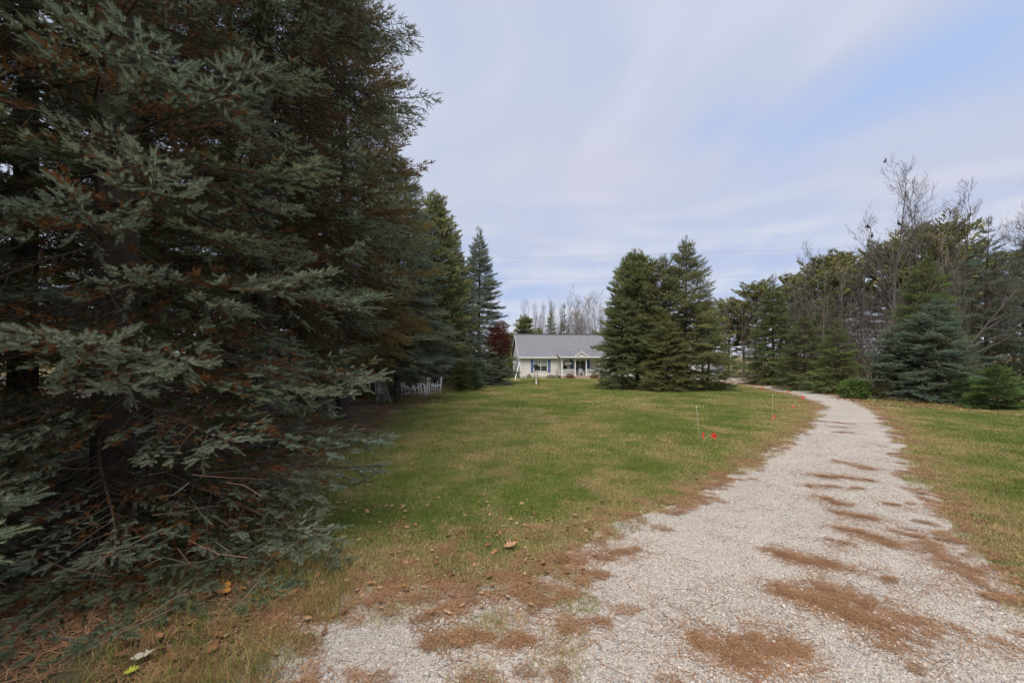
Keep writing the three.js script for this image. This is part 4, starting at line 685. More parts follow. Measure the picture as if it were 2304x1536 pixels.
  const sash = (name, [x0, x1, y0, y1], nx, blind) => {
    const w = new THREE.Group(); w.name = name; house.add(w);
    const f = new GB(), t = 0.06; f.box(x0, x1, y1 - t, y1, -0.05, 0.05); f.box(x0, x1, y0, y0 + t, -0.05, 0.06); f.box(x0, x0 + t, y0 + t, y1 - t, -0.05, 0.05); f.box(x1 - t, x1, y0 + t, y1 - t, -0.05, 0.05);
    part(w, 'frame', f.geo(), matte(0.5, { color: new THREE.Color().setRGB(0.78, 0.78, 0.77) }));
    const ym = (y0 + y1) / 2, cw = (x1 - x0) / nx;
    for (let i = 0; i < nx; i++) {
      const a = x0 + i * cw + (i ? 0.03 : t), b = x0 + (i + 1) * cw - (i < nx - 1 ? 0.03 : t);
      if (i) bx(w, 'mullion', white, x0 + i * cw - 0.03, x0 + i * cw + 0.03, y0 + t, y1 - t, -0.05, 0.045);
      bx(w, 'meeting_rail', white, a, b, ym - 0.025, ym + 0.025, -0.03, 0.035);
      const m = new GB(); for (let k = 1; k < 3; k++) m.box(lerp(a, b, k / 3) - 0.008, lerp(a, b, k / 3) + 0.008, y0 + t, y1 - t, -0.012, -0.004); for (const yy of [lerp(y0 + t, ym, 0.5), lerp(ym, y1 - t, 0.5)]) m.box(a, b, yy - 0.008, yy + 0.008, -0.0125, -0.0035);
      part(w, 'grille', m.geo(), matte(0.5, { color: new THREE.Color().setRGB(0.6, 0.62, 0.6) }));
      for (const [c, e] of [[y0 + t, ym - 0.025], [ym + 0.025, y1 - t]]) { const pg = new THREE.PlaneGeometry(b - a, e - c); pg.translate((a + b) / 2, (c + e) / 2, 0.004); part(w, 'pane', pg, glass); }
      if (blind) bx(w, 'blind', blindMat, a, b, ym, y1 - t, -0.16, -0.14);
    }
  };
  sash('window', win, 2, true); sash('window', pwin, 2, false); sash('window', dwin, 1, true);
  for (const [x, y0, y1] of [[win[0] - 0.36, 0.66, 2.16], [win[1] + 0.05, 0.66, 2.16], [pwin[0] - 0.36, 0.66, 2.14], [pwin[1] + 0.05, 0.66, 2.14]]) {
    const s = new THREE.Group(); s.name = 'shutter'; house.add(s); const g = new GB(); g.box(x, x + 0.31, y0, y0 + 0.06, 0.02, 0.055); g.box(x, x + 0.31, y1 - 0.06, y1, 0.02, 0.055); g.box(x, x + 0.31, (y0 + y1) / 2 - 0.04, (y0 + y1) / 2 + 0.04, 0.02, 0.055); g.box(x, x + 0.05, y0 + 0.06, y1 - 0.06, 0.02, 0.0548); g.box(x + 0.26, x + 0.31, y0 + 0.06, y1 - 0.06, 0.02, 0.0548);
    part(s, 'shutter_frame', g.geo(), matte(0.55, { color: new THREE.Color().setRGB(0.1, 0.16, 0.34) }));
    const l = new GB(); for (let y = y0 + 0.08; y < y1 - 0.08; y += 0.05) l.quad(V(x + 0.05, y, 0.048), V(x + 0.26, y, 0.048), V(x + 0.26, y + 0.05, 0.026), V(x + 0.05, y + 0.05, 0.026), [1, 1, 1]);
    part(s, 'louvres', l.geo(), matte(0.55, { color: new THREE.Color().setRGB(0.1, 0.16, 0.34) }), 'stuff');
  }
  // porch
  const P0 = 4.55, P1 = 9.4, PZ = 1.6, PE = 2.47, deckY = 0.28;
  const porch = new THREE.Group(); porch.name = 'porch'; house.add(porch);
  for (let i = 0; i < 12; i++) { const z = 0.03 + i * 0.137; bx(porch, 'deck_plank', deckMat, P0 + 0.05, P1 - 0.05, deckY - 0.04, deckY + 0.002 * (i % 3), z, z + 0.131); }
  bx(porch, 'deck_rim', deckMat, P0 + 0.05, P1 - 0.05, deckY - 0.2, deckY - 0.041, PZ + 0.02, PZ + 0.06);
  bx(porch, 'step', deckMat, 6.3, 8.0, 0.0, 0.13, PZ + 0.1, PZ + 0.42);
  const lat = new GB(); for (let k = 0; k < 60; k++) { const x = P0 + 0.1 + k * 0.09; if ((x > 6.2 && x < 7.95) || x > P1 - 0.25) continue; for (const s of [-1, 1]) lat.tube([V(x, 0.0, PZ + 0.03 + s * 0.004), V(x + s * 0.14 + (s < 0 ? 0.14 : 0), 0.14, PZ + 0.03 + s * 0.004)], [0.012, 0.012], 4, [0.62, 0.56, 0.48]); }
  part(porch, 'lattice_skirt', lat.geo(), matte(0.8), 'stuff');
  for (const x of [4.75, 6.3, 7.62, 9.2]) { const g = new GB(); g.box(x - 0.055, x + 0.055, deckY, 2.3, PZ - 0.1, PZ + 0.01); g.box(x - 0.08, x + 0.08, deckY + 0.004, deckY + 0.12, PZ - 0.125, PZ + 0.035); g.box(x - 0.08, x + 0.08, 2.2, 2.302, PZ - 0.125, PZ + 0.035); part(porch, 'post', g.geo(), matte(0.5, { color: new THREE.Color().setRGB(0.8, 0.8, 0.81) })); }
  for (const [a, b] of [[4.83, 6.24], [7.68, 9.12]]) {
    const r = new THREE.Group(); r.name = 'railing'; porch.add(r);
    bx(r, 'top_rail', white, a, b, 0.98, 1.06, PZ - 0.09, PZ - 0.01); bx(r, 'bottom_rail', white, a, b, 0.36, 0.43, PZ - 0.08, PZ - 0.02);
    const n = 13, bg = boxGeo(-0.019, 0.019, 0.432, 0.978, -0.02, 0.02); for (let i = 0; i < n; i++) { const m = part(r, 'baluster', bg, white); m.position.set(lerp(a + 0.08, b - 0.08, i / (n - 1)), 0, PZ - 0.05); }
  }
  bx(porch, 'beam', white, P0 + 0.05, P1 - 0.05, 2.302, 2.44, PZ - 0.12, PZ + 0.02);
  bx(porch, 'porch_ceiling', siding, P0 + 0.06, P1 - 0.06, 2.445, 2.47, 0.05, PZ - 0.125);
  part(porch, 'porch_roof', roofPlane(P0 - 0.12, P1 + 0.12, -PZ - 0.25, PE + 0.08, 0.85, 3.2 + 0.17, 17), shingleMat);
  bx(porch, 'gutter', white, P0 - 0.1, P1 + 0.1, PE - 0.05, PE + 0.075, PZ + 0.24, PZ + 0.34);
  const rb = new GB(); for (const x of [P0 - 0.12, P1 + 0.09]) { const A = [x, x + 0.03], q = (xx) => [V(xx, PE - 0.08, PZ + 0.26), V(xx, PE + 0.085, PZ + 0.26), V(xx, 3.34, -0.78), V(xx, 3.1, -0.5)]; const [a, b] = A.map(q); rb.quad(a[0], a[1], a[2], a[3], [1, 1, 1]); rb.quad(b[0], b[1], b[2], b[3], [1, 1, 1]); rb.quad(a[0], b[0], b[1], a[1], [1, 1, 1]); rb.quad(a[1], b[1], b[2], a[2], [1, 1, 1]); rb.quad(a[3], b[3], b[0], a[0], [1, 1, 1]); }
  part(porch, 'rake_board', rb.geo(), matte(0.5, { color: new THREE.Color().setRGB(0.78, 0.78, 0.78) }));
  const pd = new THREE.Group(); pd.name = 'pediment'; porch.add(pd);
  { const cx = 6.98, hw = 0.86, y0 = PE + 0.1, y1 = PE + 0.74, z = PZ + 0.22, g = new GB(); g.tri(cx - hw * 0.85, y0, z, cx + hw * 0.85, y0, z, cx, y1 - 0.08, z, [1, 1, 1]); part(pd, 'gable_face', g.geo(), wallMat);
    const rg = new GB(); for (const s of [-1, 1]) { const a = V(cx, y1, z + 0.12), b = V(cx + s * hw, y0 + 0.02, z + 0.12), c = V(cx + s * hw, y0 + 0.02, z - 0.3), d = V(cx, y1, z - 2.2); rg.quad(a, b, c, d, [0.2, 0.2, 0.22]); } part(pd, 'gable_roof', rg.geo(), matte(0.95));
    const tr = new GB(); for (const s of [-1, 1]) { const q = (y, zz) => [V(cx, y1 + y, zz), V(cx + s * hw, y0 + 0.02 + y, zz)]; const [a, b] = q(-0.02, z + 0.13), [c, d] = q(-0.15, z + 0.13), [a2, b2] = q(-0.02, z + 0.1), [c2, d2] = q(-0.15, z + 0.1); tr.quad(a, b, d, c, [1, 1, 1]); tr.quad(a2, b2, d2, c2, [1, 1, 1]); tr.quad(c, d, d2, c2, [1, 1, 1]); tr.quad(a, b, b2, a2, [1, 1, 1]); } part(pd, 'gable_trim', tr.geo(), matte(0.5, { color: new THREE.Color().setRGB(0.8, 0.8, 0.8) })); }
  dsp(P0 + 0.08, PZ - 0.02, PE, 'downspout');
  const lamp = new THREE.Group(); lamp.name = 'wall_lantern'; house.add(lamp); { const g = new GB(); g.box(6.0, 6.12, 1.98, 2.02, 0.03, 0.16); g.box(6.0, 6.12, 2.2, 2.26, 0.03, 0.17); g.box(6.02, 6.1, 2.02, 2.2, 0.05, 0.14); part(lamp, 'lantern_body', g.geo(), matte(0.5, { color: new THREE.Color().setRGB(0.03, 0.03, 0.035) })); }
  bx(house, 'meter_box', paint(0.5, 0.5, 0.5, 0.5), -0.14, -0.02, 1.1, 1.5, -5.2, -4.95);
  const cg = new GB(); cg.tube([V(-0.07, 0, -5.07), V(-0.07, 1.1, -5.07)], [0.025, 0.025], 5, [1, 1, 1]); cg.tube([V(-0.07, 1.5, -5.07), V(-0.07, 2.4, -5.07)], [0.025, 0.025], 5, [1, 1, 1]); part(house, 'conduit', cg.geo(), matte(0.5, { color: new THREE.Color().setRGB(0.6, 0.6, 0.6) }));
}
house.updateMatrixWorld(true);
const atHouse = (o, x, y, z) => { house.localToWorld(o.position.set(x, y, z)); o.rotation.y = house.rotation.y; return o; };
const garage = thing('garage', 'white gabled garage half hidden by the clump on the lawn', 'garage', 17.7, 57.5, null, -0.65);
{
  const W = 8.9, E = 2.25, Rg = 4.35, gMat = matte(0.6, { color: new THREE.Color().setRGB(0.72, 0.72, 0.71) }), span = (y) => { const f = clamp((y - E) / (Rg - E), 0, 1) * W / 2; return [f, W - f]; };
  part(garage, 'wall', lapWall(0.1, Rg - 0.05, span, [[2.2, 6.9, 0.1, 2.1]]), gMat);
  bx(garage, 'wall', white, 0.02, 0.12, 0.0, E, -7, -0.02); bx(garage, 'wall', white, W - 0.12, W - 0.02, 0.0, E, -7, -0.02); bx(garage, 'wall', white, 0.13, W - 0.13, 0.0, E, -7, -6.9);
  const gd = new THREE.Group(); gd.name = 'garage_door'; garage.add(gd); for (let r = 0; r < 4; r++) for (let c = 0; c < 6; c++) bx(gd, 'panel', white, 2.22 + c * 0.78, 2.98 + c * 0.78, 0.04 + r * 0.52, 0.53 + r * 0.52, -0.09, -0.04);
  bx(gd, 'backing', paint(0.66, 0.66, 0.66, 0.6), 2.15, 6.95, 0.0, 2.15, -0.16, -0.095);
  for (const s of [-1, 1]) { const g = new GB(), cx = W / 2, a = V(cx, Rg + 0.12, 0.35), b = V(cx + s * (W / 2 + 0.35), E - 0.05, 0.35), c = V(cx + s * (W / 2 + 0.35), E - 0.05, -7.2), d = V(cx, Rg + 0.12, -7.2); g.quad(a, b, c, d, [0.2, 0.2, 0.22]); const dn = (v) => v.clone().add(V(0, -0.1, 0)); g.quad(dn(a), dn(b), dn(c), dn(d), [0.5, 0.5, 0.5]); part(garage, 'roof', g.geo(), matte(0.95)); const t = new GB(); t.quad(a.clone().add(V(0, 0.02, 0.012)), b.clone().add(V(0, 0.02, 0.012)), b.clone().add(V(0, -0.16, 0.012)), a.clone().add(V(0, -0.16, 0.012)), [1, 1, 1]); t.quad(b.clone().add(V(0, 0.02, 0.012)), c.clone().add(V(0, 0.02, 0)), c.clone().add(V(0, -0.14, 0)), b.clone().add(V(0, -0.14, 0.012)), [1, 1, 1]); part(garage, 'rake_board', t.geo(), matte(0.5, { color: new THREE.Color().setRGB(0.8, 0.8, 0.8) })); }
}

// ---------------------------------------------------------------- things by the house
{
  const sign = atHouse(thing('number_sign', 'dark hanging board with pale house number under the porch eave', 'sign', 0, 0), 5.42, 1.62, 1.66);
  bx(sign, 'board', paint(0.06, 0.05, 0.045, 0.7), -0.47, 0.47, 0, 0.23, -0.02, 0.0);
  const g = new GB(); for (const x of [-0.4, 0.4]) g.tube([V(x, 0.23, -0.01), V(x, 0.7, -0.01)], [0.006, 0.006], 4, [0.1, 0.1, 0.1]); part(sign, 'chain', g.geo(), matte(0.5));
  const font = await new FontLoader().loadAsync('fonts/droid/droid_sans_bold.typeface.json'), dm = paint(0.78, 0.76, 0.7, 0.5);
  [...'18924'].forEach((ch, i) => { const t = new TextGeometry(ch, { font, size: 0.17, depth: 0.012, curveSegments: 3 }); t.translate(-0.43 + i * 0.175, 0.03, 0.003); part(sign, 'digit', t, dm); });
  const chair = atHouse(thing('porch_chair', 'white plastic armchair on the porch between the posts', 'chair', 0, 0), 7.15, 0.285, 0.95);
  bx(chair, 'seat', white, -0.24, 0.24, 0.4, 0.44, -0.24, 0.24);
  const bg = new GB(); bg.box(-0.24, 0.24, 0.76, 0.84, -0.3, -0.26); for (let i = 0; i < 6; i++) bg.box(-0.23 + i * 0.08, -0.17 + i * 0.08, 0.44, 0.76, -0.29, -0.265); part(chair, 'backrest', bg.geo(), matte(0.5, { color: white.color }));
  for (const [x, z] of [[-1, -1], [1, -1], [-1, 1], [1, 1]]) bx(chair, 'leg', white, x * 0.24 - 0.025, x * 0.24 + 0.025, 0, 0.4, z * 0.24 - 0.025, z * 0.24 + 0.025);
  for (const x of [-0.27, 0.27]) bx(chair, 'armrest', white, x - 0.03, x + 0.03, 0.6, 0.635, -0.26, 0.26);
  const loc = (x, z) => { const v = house.localToWorld(V(x, 0, z)); return [v.x, -v.z]; };
  const hb = (name, label, x, z, ...a) => { const [wx, wd] = loc(x, z); bush(name, label, wx, wd, ...a, null, -0.66); };
  const rust = [[0.34, 0.14, 0.04], [0.26, 0.12, 0.035], [0.2, 0.17, 0.05], [0.4, 0.2, 0.06]];
  hb('autumn_shrub', 'rust orange low shrub before the railing beside the downspout', 5.6, 2.0, 31, 900, 0.5, 0.36, 0.1, 0.035, rust, 0.26);
  hb('autumn_shrub', 'yellow brown low shrub before the railing near the lawn clump', 8.5, 2.0, 32, 900, 0.52, 0.34, 0.1, 0.035, [[0.3, 0.18, 0.04], [0.22, 0.16, 0.04], [0.34, 0.14, 0.05]], 0.24);
  hb('autumn_shrub', 'small dark red shrub under the front wall near the corner', 1.0, 0.5, 33, 500, 0.3, 0.28, 0.08, 0.03, [[0.2, 0.07, 0.035], [0.14, 0.05, 0.03], [0.26, 0.11, 0.05]], 0.22);
  hb('low_shrub', 'low dull green shrub under the front window', 3.6, 0.55, 34, 700, 0.6, 0.24, 0.09, 0.03, [[0.13, 0.14, 0.06], [0.17, 0.16, 0.07], [0.22, 0.18, 0.09]], 0.15);
  hb('low_shrub', 'thin reddish upright shrub at the porch corner downspout', 4.3, 0.7, 35, 260, 0.22, 0.55, 0.06, 0.025, [[0.2, 0.08, 0.06], [0.14, 0.12, 0.06]], 0.5);
  hb('low_shrub', 'dark green shrub along the gable wall foot', -0.5, -1.5, 36, 700, 0.55, 0.4, 0.1, 0.035, [[0.08, 0.12, 0.045], [0.11, 0.14, 0.05]], 0.3);
  hb('low_shrub', 'tawny shrub behind the house corner by the gable wall', -0.9, -6.5, 37, 600, 0.5, 0.6, 0.1, 0.035, [[0.3, 0.18, 0.09], [0.2, 0.14, 0.07]], 0.6);
  hb('low_shrub', 'small brown shrub beside the porch end post', 10.0, 0.6, 38, 500, 0.35, 0.3, 0.08, 0.03, [[0.2, 0.11, 0.06], [0.15, 0.1, 0.06]], 0.24);
}
const tubeMesh = (parent, name, pts, r, mat, sides = 8) => { const g = new GB(); g.tube(pts.map((p) => V(...p)), pts.map((_, i) => (Array.isArray(r) ? r[i] : r)), sides, [1, 1, 1], true); return part(parent, name, g.geo(), mat); };
const wmat = matte(0.5, { color: new THREE.Color().setRGB(0.78, 0.78, 0.78) });
{
  const pole = thing('leaning_pipe', 'white plastic pipe leaning against the house corner', 'pipe', 0.4, 49.6); tubeMesh(pole, 'pipe', [[-0.08, 0, 0], [0.2, 1.05, -1.5], [0.5, 1.9, -4.3]], 0.045, wmat);
  const slab = part(scene, numbered('concrete_pad'), new THREE.CylinderGeometry(0.32, 0.36, 0.08, 20), concrete); slab.position.set(0.62, gy(48) + 0.03, -48.3); tag(slab, 'pale round concrete pad on the lawn beside the leaning pipe', 'slab');
  // garden windmill with a white pipe standing inside its legs
  const wx = 2.02, wd = 38.7, w = thing('garden_windmill', 'black ornamental windmill on splayed legs standing on the lawn', 'windmill', wx, wd), H = 1.5;
  for (const [sx, sz] of [[-1, -1], [1, -1], [1, 1], [-1, 1]]) tubeMesh(w, 'leg', [[sx * 0.24, 0, sz * 0.24], [sx * 0.04, H, sz * 0.04]], 0.016, metalDark, 5);
  for (const y of [0.45, 0.85, 1.2]) { const k = 0.24 - 0.2 * (y / H), g = new GB(); for (const [a, b] of [[[-k, -k], [k, -k]], [[k, -k], [k, k]], [[k, k], [-k, k]], [[-k, k], [-k, -k]]]) g.tube([V(a[0], y, a[1]), V(b[0], y, b[1])], [0.009, 0.009], 4, [1, 1, 1]); part(w, 'brace', g.geo(), metalDark); }
  const wheel = new THREE.Group(); wheel.name = 'wheel'; w.add(wheel);
  const blade = (() => { const g = new GB(); g.quad(V(-0.014, 0.04, 0.01), V(0.014, 0.04, -0.01), V(0.07, 0.23, -0.03), V(-0.07, 0.23, 0.03), [1, 1, 1]); return g.geo(); })();
  for (let i = 0; i < 12; i++) { const b = part(wheel, 'blade', blade, metalDark); b.rotation.z = (i / 12) * 6.283; }
  const hub = part(wheel, 'hub', new THREE.SphereGeometry(0.045, 10, 8), metalDark); wheel.position.set(-0.03, H + 0.07, 0.12); wheel.rotation.y = 0.6;
  tubeMesh(w, 'axle', [[-0.1, H + 0.07, 0.16], [0.12, H + 0.05, -0.18], [0.26, H, -0.3]], 0.014, metalDark, 5);
  const vane = new GB(); vane.quad(V(0.2, H - 0.12, -0.27), V(0.36, H - 0.16, -0.42), V(0.36, H + 0.12, -0.42), V(0.2, H + 0.08, -0.27), [1, 1, 1]); part(w, 'tail_vane', vane.geo(), metalDark);
  const wp = thing('well_pipe', 'short white pipe standing under the ornamental windmill', 'pipe', wx + 0.02, wd); tubeMesh(wp, 'pipe', [[0, -0.05, 0], [0, 0.46, 0]], 0.06, wmat, 14); const cap = part(wp, 'cap', new THREE.CylinderGeometry(0.068, 0.068, 0.05, 14), wmat); cap.position.y = 0.48;
}
// ---------------------------------------------------------------- trellises and picket fence under the spruces
const oldWhite = matte(0.75, { color: new THREE.Color().setRGB(0.76, 0.76, 0.75) });
const lath = (parent, name, a, b, w, t) => { const g = new GB(), A = V(...a), B = V(...b), d = B.clone().sub(A).normalize(), s = d.clone().cross(V(0, 0, 1)).normalize().multiplyScalar(w / 2), n = V(0, 0, t / 2); const q = [A.clone().sub(s).sub(n), A.clone().add(s).sub(n), A.clone().add(s).add(n), A.clone().sub(s).add(n)], r = q.map((v) => v.clone().add(B).sub(A)); for (let i = 0; i < 4; i++) { const j = (i + 1) % 4; g.quad(q[i], q[j], r[j], r[i], [1, 1, 1]); } g.quad(q[0], q[1], q[2], q[3], [1, 1, 1]); g.quad(r[0], r[1], r[2], r[3], [1, 1, 1]); return part(parent, name, g.geo(), oldWhite); };
{
  const f = thing('fan_trellis', 'white fan shaped trellis standing in the shade of the spruces', 'trellis', -6.0, 20.6);
  for (let i = 0; i < 4; i++) { const k = i - 1.5; lath(f, 'slat', [k * 0.028, -0.05, 0], [k * 0.11, 1.28, 0], 0.026, 0.018); }
  for (const [y, w] of [[0.12, 0.1], [0.55, 0.16], [0.98, 0.26]]) lath(f, 'crossbar', [-w * 0.78, y, 0.02], [w * 0.78, y, 0.02], 0.03, 0.016);
  const l = thing('lattice_trellis', 'white diamond lattice trellis tilted beside the fan trellis', 'trellis', -5.62, 20.7);
  for (let i = 0; i < 9; i++) { const y = i * 0.15; lath(l, 'slat', [-0.16, y, 0.008], [0.16, Math.min(1.3, y + 0.42), 0.008], 0.018, 0.01); lath(l, 'slat', [0.16, y, -0.008], [-0.16, Math.min(1.3, y + 0.42), -0.008], 0.018, 0.01); }
  for (const s of [-1, 1]) lath(l, 'side_slat', [s * 0.17, -0.04, 0.018], [s * 0.17, 1.3, 0.018], 0.022, 0.012); l.rotation.z = 0.24;
  const fence = (label, x, d, n, gap, h, turn, lean, sag) => {
    const o = thing('picket_fence', label, 'fence', x, d, 'white picket fence pieces under the spruces'), R = rng(n * 7 + 3);
    for (let i = 0; i < n; i++) { if (i > 1 && i < n - 2 && R() < 0.14) continue; const X = i * gap, dy = -sag * Math.sin((i / (n - 1)) * Math.PI), tall = i === 0 || i === n - 1 ? 1.22 : 1; lath(o, i === 0 || i === n - 1 ? 'post' : 'picket', [X, -0.03, 0], [X + (R() - 0.5) * 0.13 - 0.05, h * tall + dy + (R() - 0.5) * 0.12, (R() - 0.5) * 0.06], i === 0 || i === n - 1 ? 0.085 : 0.055, 0.02 + (tall > 1 ? 0.05 : 0)); }
    const seg = (y) => { for (let i = 0; i < n - 1; i++) { const a = -sag * Math.sin((i / (n - 1)) * Math.PI), b = -sag * Math.sin(((i + 1) / (n - 1)) * Math.PI); lath(o, 'rail', [i * gap, y + a * (y > 0.4 ? 1 : 0), 0.042], [(i + 1) * gap, y + b * (y > 0.4 ? 1 : 0), 0.042], 0.05, 0.016); } };
    seg(h * 0.16); seg(h * 0.76); o.rotation.set(0, turn, lean);
    return o;
  };
  fence('sagging white picket fence beside the lattice trellis', -5.85, 24.1, 9, 0.165, 0.95, 0.3, 0.05, 0.34);
  fence('broken white picket fence receding behind the bare shrub', -4.72, 25.6, 7, 0.2, 0.85, 1.1, -0.09, 0.12);
  fence('short white picket fence piece near the last tall spruce', -2.95, 42.0, 5, 0.12, 0.68, 0.2, 0.04, 0.05);
  const p = thing('wooden_post', 'pinkish bare post beside the short picket fence piece', 'post', -2.15, 42.2); bx(p, 'post_shaft', paint(0.42, 0.32, 0.26, 0.9), -0.05, 0.05, -0.1, 0.78, -0.05, 0.05); bx(p, 'post_cap', paint(0.46, 0.4, 0.35, 0.9), -0.058, 0.058, 0.782, 0.82, -0.058, 0.058);
  bush('low_shrub', 'brown weedy shrub in front of the sagging picket fence', -5.3, 23.6, 41, 500, 0.5, 0.3, 0.08, 0.03, [[0.16, 0.13, 0.05], [0.12, 0.07, 0.04], [0.2, 0.17, 0.06]], 0.2);
  bush('low_shrub', 'green weedy shrub between the two trellises', -5.95, 20.2, 42, 420, 0.4, 0.3, 0.08, 0.03, [[0.13, 0.15, 0.05], [0.18, 0.18, 0.05]], 0.2);
  bush('low_shrub', 'dark weedy shrub at the foot of the bare shrub', -4.3, 29.2, 43, 700, 0.55, 0.5, 0.09, 0.03, [[0.12, 0.12, 0.05], [0.17, 0.13, 0.06]], 0.35);
}
// ---------------------------------------------------------------- survey stakes and flags
{
  const flagMat = new THREE.MeshStandardMaterial({ color: new THREE.Color().setRGB(0.78, 0.045, 0.02), roughness: 0.6, side: THREE.DoubleSide }), orangeMat = new THREE.MeshStandardMaterial({ color: new THREE.Color().setRGB(0.82, 0.12, 0.03), roughness: 0.6, side: THREE.DoubleSide }), wire = paint(0.42, 0.4, 0.36, 0.5), fibre = paint(0.5, 0.48, 0.41, 0.6);
  const cloth = (w, h, wav, seed) => { const g = new THREE.PlaneGeometry(w, h, 6, 4), a = g.attributes.position; for (let i = 0; i < a.count; i++) a.setZ(i, wav * noise(a.getX(i) * 14 + seed, a.getY(i) * 9)); g.computeVertexNormals(); return g; };
  const flag = (label, x, d, pts, fx, fy, w, h, rot, mat = flagMat, seed = 1) => { const t = thing('marker_flag', label, 'flag', x, d, 'red marker flags along the drive'); tubeMesh(t, 'wire', pts, 0.004, wire, 5); const c = part(t, 'flag_cloth', cloth(w, h, 0.02, seed), mat); c.position.set(fx, fy, 0.006); c.rotation.set(...rot); return t; };
  const stake = (label, x, d, h, lean) => { const t = thing('marker_stake', label, 'stake', x, d, 'pale marker stakes along the drive'); tubeMesh(t, 'rod', [[0, -0.1, 0], [lean * 0.5, h * 0.5, 0], [lean, h, 0]], [0.004, 0.0045, 0.005], fibre, 6); tubeMesh(t, 'tip', [[lean, h, 0], [lean * 1.03, h + 0.03, 0]], [0.011, 0.01], wmat, 6); return t; };
  stake('thin pale stake leaning on the lawn, nearest of the stakes', 4.46, 10.95, 0.77, -0.07);
  flag('drooping narrow red flag at the foot of the nearest stake', 4.5, 10.9, [[0, 0, 0], [0.01, 0.2, 0]], 0.03, 0.12, 0.05, 0.15, [0, 0.5, 0.12]);
  const big = flag('square red flag with black marks on a bent wire', 4.36, 10.55, [[0, 0, 0], [0.05, 0.09, 0], [0.13, 0.15, 0], [0.22, 0.18, 0]], 0.27, 0.17, 0.13, 0.11, [0, 0.2, -0.5]);
  for (const k of [-0.02, 0.02]) { const s = bx(big, 'mark', paint(0.06, 0.02, 0.02, 0.8), -0.008, 0.008, -0.03, 0.03, 0.024, 0.026); s.position.set(0.27 + k, 0.172, 0.012); s.rotation.z = 0.5; }
  stake('upright white stake beside the drive curve, tallest of the stakes', 8.2, 14.5, 0.76, 0.01);
  flag('small red flag on the tall white stake foot', 8.23, 14.48, [[0, 0, 0], [0, 0.17, 0]], 0.03, 0.12, 0.05, 0.11, [0, 0.3, 0.1]);
  flag('low orange flag tucked behind the tall white stake', 8.15, 14.42, [[0, 0, 0], [0, 0.1, 0]], 0.01, 0.06, 0.05, 0.08, [0, 0.2, 0], orangeMat, 3);
  flag('orange and red flag on a slanting wire beyond the tall stake', 10.9, 17.8, [[-0.04, 0, 0], [0.0, 0.15, 0], [0.06, 0.28, 0]], -0.03, 0.1, 0.08, 0.12, [0, 0.2, -0.5], orangeMat, 4);
  flag('bright red flag at the inside of the drive bend', 14.25, 22.6, [[-0.04, 0, 0], [0.02, 0.15, 0]], 0.04, 0.1, 0.15, 0.11, [0, 0.2, 0.2], flagMat, 5);
  flag('small round looking red flag between the bend and the cone spruce', 16.3, 27.1, [[0, 0, 0], [0, 0.12, 0]], 0, 0.1, 0.1, 0.1, [0, 0, 0.3], flagMat, 6);
  flag('farthest red flag near the end of the drive', 17.5, 32.2, [[0, 0, 0], [0, 0.13, 0]], 0, 0.1, 0.14, 0.1, [0, 0, 0.1], flagMat, 7);
  stake('thin stake across the drive under the cone shaped spruce', 18.9, 31.6, 0.42, 0); stake('short white stub across the drive near the bright shrubs', 17.5, 28, 0.18, 0); stake('short leaning white stub inside the drive bend', 14.3, 23.5, 0.15, 0.02);
  stake('pale leaning stake in the grass before the lawn clump', 12.05, 28.6, 0.55, 0.13);
}
// ---------------------------------------------------------------- overhead wires
{
  const wireMat = paint(0.12, 0.12, 0.13, 0.6);
  const span = (label, a, b, sag) => { const pts = []; for (let i = 0; i <= 40; i++) { const t = i / 40; pts.push(V(lerp(a[0], b[0], t), lerp(a[1], b[1], t) - 4 * sag * t * (1 - t), -lerp(a[2], b[2], t))); } const g = new GB(); g.tube(pts, () => 0.0032, 5, [1, 1, 1]); tag(part(scene, numbered('overhead_wire'), g.geo(), wireMat), label, 'wire', 'overhead wires'); };
  span('upper thin wire crossing the sky above the lawn clump', [-14, 7.35, 26], [34, 8.9, 26], 0.35);
  span('lower thin wire crossing in front of the lawn clump top', [-14, 6.2, 24.5], [32, 6.7, 24.5], 0.3);
}
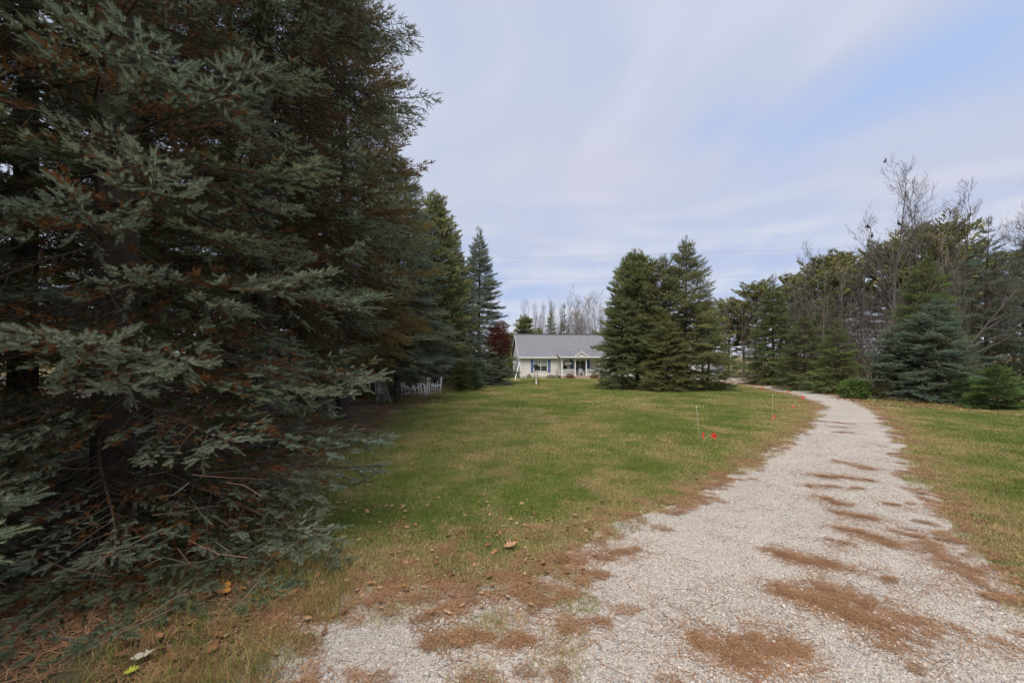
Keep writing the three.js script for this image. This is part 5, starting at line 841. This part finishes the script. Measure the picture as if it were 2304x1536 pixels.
// ---------------------------------------------------------------- crows in the bare trees
{
  const black = paint(0.018, 0.018, 0.02, 0.5);
  const body = (() => {
    const q = new THREE.SphereGeometry(0.1, 14, 10), a = q.attributes.position;
    for (let i = 0; i < a.count; i++) { let x = a.getX(i) * 1.9, y = a.getY(i), z = a.getZ(i); if (x < -0.04) { const k = clamp((-x - 0.04) / 0.15, 0, 1); y = y * (1 - 0.75 * k) - 0.05 * k; x *= 1.5; z *= 1 - 0.45 * k; } if (x > 0.06) { const k = clamp((x - 0.06) / 0.13, 0, 1); y = y * (1 - 0.35 * k) + 0.08 * k; z *= 1 - 0.35 * k; } a.setXYZ(i, x, y, z); }
    q.computeVertexNormals(); return q;
  })();
  const beak = new THREE.ConeGeometry(0.018, 0.08, 6); beak.rotateZ(-Math.PI / 2); const legG = new THREE.CylinderGeometry(0.006, 0.006, 0.1, 4);
  const perch = (tree, x, y, d) => {   // the twig point of that tree nearest to a wished place
    tree.updateMatrixWorld(true); const c = tree.children.find((m) => m.name === 'crown'), p = c.geometry.attributes.position, v = V(0, 0, 0), w = V(x, y, -d), best = V(0, 0, 0); let m = 1e9;
    for (let i = 0; i < p.count; i += 3) { v.fromBufferAttribute(p, i).applyMatrix4(c.matrixWorld); const q = v.distanceToSquared(w); if (q < m) { m = q; best.copy(v); } }
    return best;
  };
  const crow = (label, tree, x, y, d, turn, tilt) => { const at = perch(tree, x, y, d), t = thing('crow', label, 'bird', at.x, -at.z, 'crows in the leafless trees', at.y); part(t, 'body', body, black).position.y = 0.12; const hd = part(t, 'head', new THREE.SphereGeometry(0.055, 10, 8), black); hd.position.set(0.19, 0.24, 0); part(t, 'beak', beak, black).position.set(0.27, 0.235, 0); for (const s of [-1, 1]) part(t, 'foot', legG, black).position.set(0.02, 0.03, s * 0.03); t.rotation.set(0, turn, tilt); t.scale.setScalar(0.7); };
  crow('crow perched highest, on the topmost twig against the sky', TALL, 22.2, 13.5, 27.5, 0.3, 0.6); crow('crow low on the outer twigs, left one of a close pair', PAIR, 22.9, 10.35, 30.3, 2.9, 0.8); crow('crow beside another on the outer twigs, right one of a close pair', PAIR, 23.3, 10.3, 30.3, 0.2, 0.5); crow('crow midway in the fork between the pair and the highest one', TALL, 21.7, 9.55, 27.6, 0.5, 1.1); crow('crow nearest the trunk of the tallest leafless tree', TALL, 22.8, 9.5, 27.7, 2.8, 0.7);
}
// ---------------------------------------------------------------- sticks
{
  const R = rng(44), stick = (label, pts, r) => { const t = part(scene, numbered('fallen_stick'), (() => { const g = new GB(); g.tube(pts.map((p) => V(p[0], gy(p[1]) + p[2], -p[1])), pts.map((_, i) => r * (1 - 0.6 * (i / pts.length))), 6, () => { const j = 0.8 + 0.4 * R(); return [0.12 * j, 0.095 * j, 0.08 * j]; }, true); return g.geo(); })(), M.bark); return tag(t, label, 'stick'); };
  stick('dark curved stick poking from the spruce onto the lawn', [[-2.75, 7.0, 0.08], [-2.45, 7.05, 0.03], [-2.25, 7.15, 0.09], [-2.1, 7.3, 0.2]], 0.014);
  stick('pale grey lichen covered stick at the bottom edge of the long grass', [[-3.4, 3.3, 0.03], [-3.28, 3.28, 0.045], [-3.18, 3.22, 0.03], [-3.08, 3.2, 0.035], [-2.95, 3.12, 0.03]], 0.013);
  stick('long thin dead stick slanting through the low spruce twigs', [[-3.3, 4.6, 0.55], [-2.8, 4.45, 0.4], [-2.25, 4.3, 0.12]], 0.012);
  const tg = new GB();
  for (let k = 0; k < 900; k++) { const d = 3.4 + R() * 8, x = leftWood(d) - 0.3 - R() * 3.2, y = 0.02 + 1.3 * R() * R(), a = R() * 6.28, l = 0.2 + R() * 0.6, b = V(x, y, -d), e = V(x + Math.cos(a) * l, y + (R() - 0.5) * 0.35, -d + Math.sin(a) * l), m = b.clone().lerp(e, 0.5).add(V(0, (R() - 0.5) * 0.12, 0)); if (e.y < 0) e.y = 0.01; tg.tube([b, m, e], [0.005, 0.004, 0.0018], 3, [0.15 * (0.7 + R() * 0.6), 0.115, 0.09]); }
  tag(part(scene, 'dead_twigs', tg.geo(), M.bark), 'tangle of dead brown twigs under the nearest spruces', 'twigs', null, 'stuff');
}
renderer.render(scene, camera);
